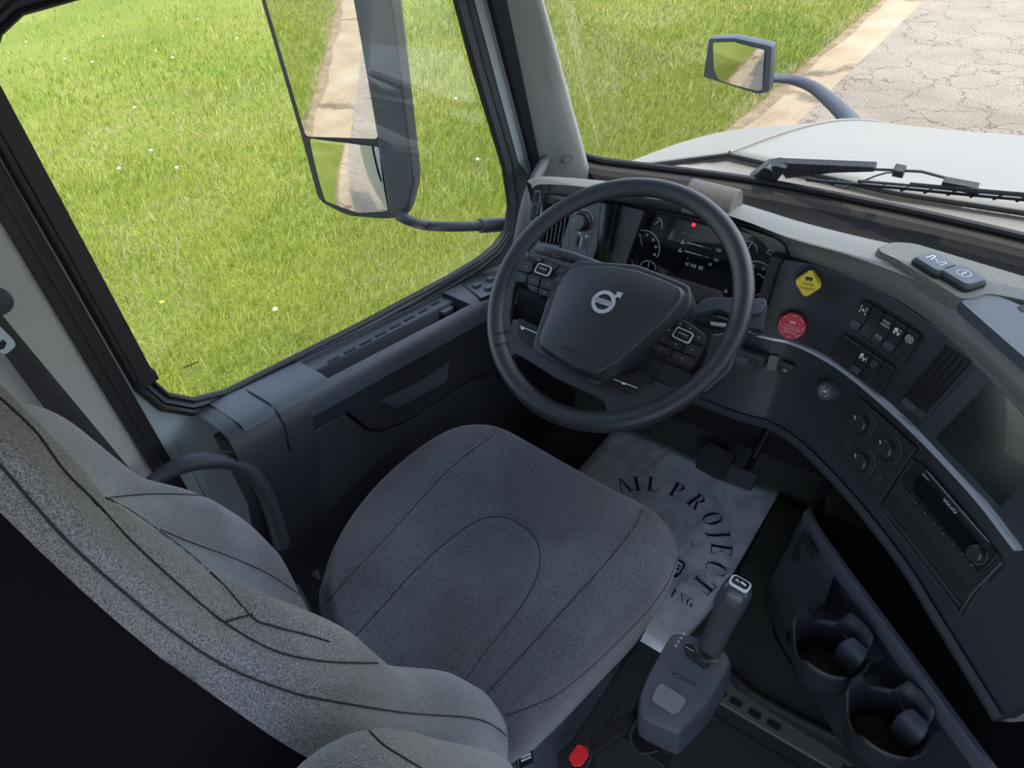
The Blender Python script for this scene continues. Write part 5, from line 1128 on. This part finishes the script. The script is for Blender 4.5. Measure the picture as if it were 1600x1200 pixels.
g = G(); MF = Fr((0, 0, .003), (1, 0, 0), (0, 1, 0)); rows = []
for i in range(21):
    y = y0+(y1-y0)*i/20; rows.append([V(x0+(x1-x0)*k/20+(.016*(1-i/20) if True else 0)*(k/20-.5)*0, y, .003+.0008*math.sin(k*1.3+i)*math.sin(i*.9)+(.010*max(0, (k-17)/3)**2*max(0, (i-12)/8))) for k in range(21)])
g.grid(rows, MT); o = g.obj('mat_sheet', mat_, ang=80); so = o.modifiers.new('s', 'SOLIDIFY'); so.thickness = .0012; so.offset = -1
# serif capitals drawn as thick/thin strokes, unit height
def ring(cx, cy, rx, ry, a0, a1, tk, n=22):
    o = []; i_ = []
    for k in range(n+1):
        a = math.radians(a0+(a1-a0)*k/n); th = .035+tk*abs(math.cos(a)); o.append((cx+rx*math.cos(a), cy+ry*math.sin(a))); i_.append((cx+(rx-th)*math.cos(a), cy+(ry-.04)*math.sin(a)))
    return o+i_[::-1]
R4 = lambda a, b, c, d: [(a, b), (c, b), (c, d), (a, d)]
SERIF = {
 'I': (.30, [R4(-.08, 0, .08, 1), R4(-.17, 0, .17, .045), R4(-.17, .955, .17, 1)]),
 'L': (.62, [R4(-.24, 0, -.08, 1), R4(-.33, .955, .02, 1), R4(-.33, 0, .30, .045), [(.26, .0), (.30, .0), (.32, .28), (.28, .28)]]),
 'A': (.72, [[(-.02, 1), (.06, 1), (.36, 0), (.19, 0)], [(-.04, 1), (.02, 1), (-.24, 0), (-.29, 0)], R4(-.17, .30, .2, .34), R4(-.38, 0, -.14, .04), R4(.1, 0, .44, .04)]),
 'D': (.72, [R4(-.24, 0, -.08, 1), R4(-.33, .955, 0, 1), R4(-.33, 0, 0, .045), ring(-.05, .5, .40, .5, -90, 90, .12)]),
 'E': (.60, [R4(-.24, 0, -.08, 1), R4(-.33, .955, .26, 1), R4(-.33, 0, .28, .045), R4(-.1, .49, .12, .53), R4(.10, .36, .13, .66), [(.23, .74), (.27, .74), (.27, 1), (.23, 1)], [(.25, 0), (.29, 0), (.31, .28), (.27, .28)]]),
 'T': (.66, [R4(-.08, 0, .08, 1), R4(-.17, 0, .17, .045), R4(-.34, .955, .34, 1), [(-.35, .72), (-.31, .72), (-.30, 1), (-.34, 1)], [(.31, .72), (.35, .72), (.34, 1), (.30, 1)]]),
 'P': (.62, [R4(-.24, 0, -.08, 1), R4(-.33, .955, 0, 1), R4(-.33, 0, .02, .045), ring(-.03, .74, .31, .26, -90, 90, .11)]),
 'R': (.68, [R4(-.24, 0, -.08, 1), R4(-.33, .955, 0, 1), R4(-.33, 0, .02, .045), ring(-.03, .74, .30, .26, -90, 90, .11), [(-.02, .5), (.10, .5), (.36, .03), (.42, 0), (.22, 0)]]),
 'O': (.76, [ring(0, .5, .37, .51, 0, 360, .13, 40)]),
 'C': (.70, [ring(.02, .5, .37, .51, 50, 310, .13, 30), [(.22, .66), (.27, .66), (.29, .98), (.25, .98)]]),
 'J': (.42, [R4(-.02, .1, .14, 1), R4(-.12, .955, .23, 1), [(-.02, .2), (.14, .2), (.08, -.10), (-.06, -.22), (-.18, -.20), (-.16, -.13), (-.05, -.12)]]),
 'N': (.78, [R4(-.27, 0, -.23, 1), R4(.23, 0, .27, 1), [(-.27, 1), (-.12, 1), (.27, 0), (.20, 0)], R4(-.36, 0, -.14, .04), R4(-.36, .96, -.15, 1), R4(.14, .96, .36, 1)]),
 'G': (.76, [ring(.02, .5, .37, .51, 45, 315, .13, 30), R4(.18, 0, .32, .42), R4(.10, .40, .40, .44)]),
}
def serif(g, F, ch, size, mat, sx=1.0):
    for poly in SERIF[ch][1]:
        g.add([F.p(x*size*sx, (y-.5)*size, 0) for x, y in poly], [tuple(range(len(poly)))] if len(poly) < 20 else [(k, k+1, len(poly)-2-k, len(poly)-1-k) for k in range(len(poly)//2-1)], mat)
g = G(); cx, cy, rad = .0123, .159, .182
for ch, a in zip('DETAIL', [-112, -93, -73, -50, -38, -24]): 
    t = math.radians(a); F = Fr((cx+rad*math.sin(t), cy+rad*math.cos(t), .0062), (math.cos(t), -math.sin(t), 0), (math.sin(t), math.cos(t), 0)); serif(g, F, ch, .051, NAVY)
for ch, a in zip('PROJECT', [-3, 16, 37, 53, 68, 87, 105]):
    t = math.radians(a); F = Fr((cx+rad*math.sin(t), cy+rad*math.cos(t), .0062), (math.cos(t), -math.sin(t), 0), (math.sin(t), math.cos(t), 0)); serif(g, F, ch, .051, NAVY)
for k, ch in enumerate('DETAILING'):
    F = Fr((.010+.0216*k, .050, .0062), (1, .04, 0), (-.04, 1, 0)); serif(g, F, ch, .023, BLKM)
g.obj('mat_lettering', mat_, flat=True, weld=False, label='navy serif lettering in an arc')
# line drawing in the middle of the mat (cottage front and stacked lines)
g = G(); LG = plain('faint_print', (.20, .21, .25), .7); BF = Fr((.10, .118, .0062), (1, 0, 0), (0, 1, 0))
g.prism(BF, rrect(.058, .05, .012, cx=0), -.0002, .0001, NAVY); g.prism(BF, rrect(.048, .038, .008, cx=0), -.0001, .0003, MT); g.line(BF, (-.02, .008), (.022, .008), .004, .0005, NAVY)
for s_ in (-1, 1): g.line(BF, (s_*.015-.006, -.002), (s_*.015+.006, -.002), .008, .0006, NAVY); g.arc(BF, s_*.02, -.02, .004, .008, 0, 360, .0002, NAVY)
for k in range(9): g.line(BF, (.03+k*.003, -.03+k*.006), (.09-k*.001, -.02+k*.0065), .0012, .0002, LG)
for k in range(12): g.line(BF, (.085+k*.0025, .03+k*.004), (.10+k*.0035, .024+k*.004), .0012, .0002, LG)
g.arc(BF, .012, .085, .004, .006, -90, 180, .0002, NAVY); g.obj('mat_drawing', mat_, flat=True, weld=False, label='faint line drawing in the centre')
# pedals
for nm, q, c, lab in (('accelerator_pedal', [(1090, 702), (1112, 690), (1150, 712), (1133, 752), (1118, 748), (1086, 731)], .10, 'black hanging accelerator pedal over the front edge of the mat'), ('brake_pedal', [(1142, 724), (1186, 742), (1172, 768), (1130, 752)], .12, 'dark grey brake pedal pad near the front of the mat')):
    F = Fr(P(*q[2], 2, c), (1, 0, 0), (0, .75, .65)); g = G(); e = empty(nm, P(*q[2], 2, c)-V(0, 0, .03), lab, 'pedal')
    g.prism(F, rpoly(F.pxs(q), .008), -.012, 0, RUB if nm[0] == 'a' else PLB); g.obj('pedal_pad', e, bevel=.003)
    m = np.mean(F.pxs(q), 0); g = G(); g.tube([F.p(m[0], m[1], -.01), F.p(m[0], m[1]+.06, -.05), V(F.o[0], .70, .40)], .009, PLA, 8); g.obj('pedal_arm', e)
# ================================================================== SHIFTER
sh = empty('gear_shifter', (.325, -.36, .30), 'slate grey gear selector box with an upright grip, mounted beside the seat cushion', 'gear shifter')
SF = Fr((.325, -.355, .455), (1, -.03, 0), (.03, 1, .10)); SF = Fr(SF.o, SF.u, np.array([.03, 1, .14]))
top = [(1046, 988), (1058, 984), (1090, 990), (1112, 1004), (1142, 1018), (1146, 1034), (1140, 1048), (1112, 1098), (1064, 1150), (1056, 1152), (1004, 1128), (994, 1118), (994, 1088), (1010, 1050)]
T2 = rpoly(SF.pxs(top), .010, 5)
g = G(); g.dome(SF, T2, -.085, .0, PLC, .10, 6); g.obj('selector_box', sh, ang=50)
g = G(); g.prism(SF, [(a*.94, b*.94-.004) for a, b in rpoly(SF.pxs(top, -.08), .01)], -.15, -.08, BTN)
for x, y in ((1040, 1160), (1058, 1160), (1110, 1095), (1122, 1080)): a, b = SF.px(x, y, -.085); g.lathe(SF.sub(a, b, -.10), [(.008, -.02), (.008, .02)], PDK, 10)
g.obj('selector_underside', sh, bevel=.003)
g = G(); g.prism(SF, rpoly(SF.pxs([(1028, 1070), (1036, 1068), (1070, 1090), (1072, 1096), (1060, 1113), (1050, 1115), (1020, 1096), (1018, 1090)], .002), .003), -.002, .0032, plain('key_grey', (.15, .158, .165), .5)); g.obj('grey_key', sh, bevel=.001, seg=3, label='raised grey rectangular key')
g = G(); sl = SF.pxs([(1068, 1008), (1076, 1004), (1116, 1028), (1110, 1040), (1100, 1044), (1072, 1024)], .002); g.prism(SF, rpoly(sl, .003), -.002, .0008, GLS); 
for k in range(4): a = np.array(SF.px(1071+k*1.5, 1010+k*5, .002)); b = np.array(SF.px(1110-k*2, 1032+k*3.5, .002)); g.line(SF, a, b, .0012, .0012+.0002*k, CHD if k == 0 else PLC)
g.obj('gate_slot', sh, label='gloss slot of the selector gate')
a, b = SF.px(1069, 1058, .0004); a2, b2 = SF.px(1084, 1068, .0004); g = G(); g.text(SF, 'VOLVO', .0095, *SF.px(1068, 1060, .001), .0006, DGM, rot=.12, sx=1.3)
for k, ch in enumerate('RNDM'): g.text(SF, ch, .0062, *SF.px(1068-k*4.0, 991+k*6.0, .001), .0008, WHT, rot=.2)
g.obj('selector_lettering', sh, label='white gear letters and moulded name')
# grip
b0 = P(1110, 1012, 2, .462); t0 = P(1148, 930, 2, .575); ax_ = nrm(t0-b0); L = np.linalg.norm(t0-b0); sd_ = nrm(np.cross(ax_, V(0, 1, 0))); fw = np.cross(sd_, ax_); GF = Fr(b0, -sd_ if sd_[0] < 0 else sd_, np.cross(ax_, -sd_ if sd_[0] < 0 else sd_)); 
rings = []
for t, w, d in ((-.12, .036, .030), (0, .036, .032), (.25, .0365, .032), (.5, .038, .033), (.75, .042, .036), (.92, .044, .038), (1.06, .044, .038), (1.16, .038, .032), (1.20, .028, .022)):
    rings.append([b0+ax_*L*t+GF.u*x+GF.v*y for x, y in rrect(w, d, min(w, d)*.38, 5)])
g = G(); g.loft(rings, GRP); g.obj('grip', sh, ang=60, label='satin slate grip')
TF = Fr(b0+ax_*L*1.195, GF.u, GF.v); g = G()
TF = Fr(b0+ax_*L*1.20, GF.u, GF.v); TF = TF if TF.n@ax_ > 0 else Fr(TF.o, TF.u, -TF.v)
g.prism(TF, rrect(.030, .024, .007), -.004, .0025, CHD); g.prism(TF, rrect(.025, .019, .005), .0, .0032, GLS); g.text(TF, 'P', .010, -.004, 0, .0036, WHT, rot=PI/2); g.line(TF, (.0, .001), (.008, -.001), .0035, .0036, WHT); g.obj('top_button', sh, bevel=.001, seg=3, label='gloss top button with silver ring')
g = G(); bo = b0+ax_*L*.82-GF.u*.0215; g.lathe(Fr(bo, GF.v, ax_), [(.001, .004), (.006, .003), (.007, -.002)], PLC, 12) if False else g.box(Fr(bo, ax_, GF.v), -.010, .010, -.005, .005, -.003, .003, PLC); g.obj('side_trigger', sh, bevel=.002)
g = G(); g.lathe(Fr(b0, GF.u, GF.v), [(.027, -.012), (.026, -.002), (.02, .0)], BTN, 28); g.obj('grip_collar', sh)
g = G(); pts = [P(1000, 1120, 2, .37), P(985, 1150, 2, .34), P(1000, 1175, 2, .33), P(1030, 1172, 2, .35)]; g.tube(smooth_open(pts, 5), .003, PDK, 6); g.obj('cable', sh)
g = G(); g.box(WF, .255, .34, -.42, -.35, .26, .30, PDK); g.obj('mounting_bracket', sh, bevel=.003)
# ================================================================== FLOOR TRIM, CONSOLE
g = G(); TFm = Fr((0, 0, .012), (1, 0, 0), (0, 1, 0)); tp = TFm.pxs([(1126, 1060), (1240, 1132), (1320, 1190), (1310, 1205), (1226, 1156), (1118, 1092)])
g.prism(TFm, rpoly(tp, .004), -.012, 0, plain('olive_grey_metal', (.10, .10, .08), .5, bump=.4, scale=200)); 
for (x, y) in ((1126, 1081), (1150, 1097), (1179, 1115), (1209, 1132)): a, b = TFm.px(x, y); g.prism(TFm.sub(a, b, 0, 0), rrect(.026, .016, .004), -.0005, .0006, PDK)
g.obj('slotted_floor_strip', bevel=.001, label='slotted olive grey trim strip on the floor behind the shifter', cat='floor trim')
# raised olive floor cover between mat and console
g = G(); oc = [P(x, y, 2, .015)[:2] for x, y in [(1216, 775), (1260, 800), (1210, 930), (1210, 990), (1240, 1040), (1330, 1110), (1420, 1180), (1330, 1195), (1240, 1138), (1150, 1078), (1120, 1050), (1060, 1010), (1140, 925)]]
g.prism(Fr((0, 0, 0), (1, 0, 0), (0, 1, 0)), oc, 0, .014, FLO); g.obj('trim_3', kind='structure', bevel=.004, label='olive floor covering beside the console')
g = G(); q = [P(x, y, 2, .02) for x, y in [(1140, 1050), (1165, 1075), (1200, 1098), (1250, 1125), (1310, 1155), (1370, 1190), (1420, 1215)]]; g.tube(smooth_open(q, 5), .011, PDK, 10); g.obj('trim_8', kind='structure', label='dark rolled edge of the floor covering')
con = empty('centre_console', (.55, 0, 0), 'dark lower centre console with open shelf, rail and two cup holders', 'console')
def Pz(x, y, z_): return P(x, y, 2, z_)
rail = [Pz(x_, y_, .44) for x_, y_ in ((1262, 800), (1278, 830), (1310, 876), (1400, 998), (1546, 1197), (1640, 1320))]
rs = smooth_open(rail, 6); rt_ = np.gradient(np.array(rs), axis=0); rn = [nrm(V(-t[1], t[0], 0)) for t in rt_]
g = G(); g.loft([[p+n*(-.008)+V(0, 0, .0), p+n*(-.004)+V(0, 0, .007), p+n*.004+V(0, 0, .007), p+n*.009, p+n*.006-V(0, 0, .03), p-n*.006-V(0, 0, .03)] for p, n in zip(rs, rn)], PLC); g.obj('console_rail', con, ang=50, label='slim rail along the open shelf')
# front face under rail with ribs, shelf recess behind, side skirt to the floor
g = G(); g.grid([[p-V(0, 0, .02) for p in rs], [p-n*.004-V(0, 0, .10) for p, n in zip(rs, rn)], [p-n*.004-V(0, 0, .38) for p, n in zip(rs, rn)]], PLA); 
g.grid([[p+n*.004-V(0, 0, .02) for p, n in zip(rs, rn)], [p+n*.006-V(0, 0, .10) for p, n in zip(rs, rn)], [p+n*.28-V(0, 0, .12) for p, n in zip(rs, rn)], [p+n*.30+V(0, 0, .1) for p, n in zip(rs, rn)]], PDK)
g.obj('console_body', con, ang=40)
g = G(); sk = [(1262, 802, .44), (1240, 832, .40), (1232, 870, .30), (1206, 900, .16), (1196, 955, .02)]
a_ = [Pz(*s) for s in sk]; b_ = [Pz(1262, 802, .44)+V(.02, .10, 0), V(.36, .26, .40), V(.35, .30, .3), V(.36, .36, .16), V(.36, .42, .02)]
g.grid([b_, a_], PLA); g.grid([[Pz(1262, 802, .44), Pz(1310, 876, .42)], [Pz(1240, 832, .40), Pz(1290, 940, .38)], [Pz(1232, 870, .30), Pz(1262, 960, .28)], [Pz(1206, 900, .16), Pz(1228, 990, .14)], [Pz(1196, 955, .02), Pz(1240, 1040, .02)]], PLB); g.obj('console_side', con, ang=50)
g = G(); q4 = [Pz(1262, 828, .425), Pz(1243, 874, .36), Pz(1262, 880, .36), Pz(1285, 866, .425)]; nn = nrm(np.cross(q4[1]-q4[0], q4[3]-q4[0])); nn = nn if nn@(CAM-q4[0]) > 0 else -nn
g.add([p+nn*.010 for p in q4], [(0, 1, 2, 3)], PDK); g.obj('side_pocket', con)
for k in range(3): g = G(); c = Pz(1268+k*16, 885+k*25, .34); c = c+nn*.012; g.prism(Fr(c, rt_[10], V(0, 0, 1)), [(-.006, -.004), (.006, -.004), (.002, .006)], -.004, .006, PDK); g.obj('console_rib', con)
# cup holders: open rings with flared tabs
for (x, y, zt, rot) in ((1297, 1015, .40, .3), (1386, 1128, .40, .3)):
    c = Pz(x, y, zt); e = empty('cup_holder', (0, 0, 0)); e.parent = con; e.location = Vector(c)-con.location; F = Fr(c, (math.cos(-.67), math.sin(-.67), 0), (-math.sin(-.67), math.cos(-.67), 0))
    g = G(); R1 = .056
    n = 64; rows = []
    def hgt(a):
        h = 0
        for ac, w, hh in ((100, 34, .030), (205, 30, .034), (315, 40, .030), (20, 30, .012)):
            d = abs((math.degrees(a)-ac+180) % 360-180); h = max(h, hh*(1 if d < w*.7 else max(0, 1-(d-w*.7)/(w*.35))))
        return h
    for lv, rr_ in ((-.075, .80), (-.04, .86), (-.012, .93), (None, 1.0), (2, 1.10)):
        row = []
        for k in range(n+1):
            a = 2*PI*k/n; h = hgt(a); z_ = lv if (lv is not None and lv < 1) else (0 if lv is None else h); rad_ = R1*(rr_ if lv != 2 else 1.0+.16*h/.034)
            row.append(F.p(rad_*math.cos(a), rad_*math.sin(a), z_))
        rows.append(row)
    g.grid(rows, PLA); o = g.obj('holder_ring', e, ang=50); so = o.modifiers.new('s', 'SOLIDIFY'); so.thickness = .003
    g = G(); g.lathe(F.sub(0, 0, -.075), [(.001, 0), (R1*.8, 0), (R1*.8, .003), (.001, .003)], FLO, 32); g.obj('holder_base', e)
    g = G(); T_ = F.sub(.018, .022, 0, .3); g.loft([[T_.p(x_, y_+off, z_) for x_, y_ in rrect(w, .012, .005)] for w, z_, off in ((.04, -.05, .006), (.042, -.02, .0), (.042, .006, .004), (.036, .014, .010), (.030, .016, .016))], PLC); g.obj('spring_tab', e, ang=50, label='padded spring tab inside the holder')
    g = G(); g.box(F, -.035, .035, .04, .085, -.06, -.01, PLA); g.obj('holder_bracket', e, bevel=.004)
# filler under dash to the right
g = G(); g.add([V(.60, .10, .545), V(1.5, -.6, .545), V(1.5, .3, .545), V(.60, .5, .545)], [(0, 1, 2, 3)], PDK); g.box(WF, .95, 1.55, -.2, .48, 0, .80, PLA); g.obj('passenger_side_dash', dash)
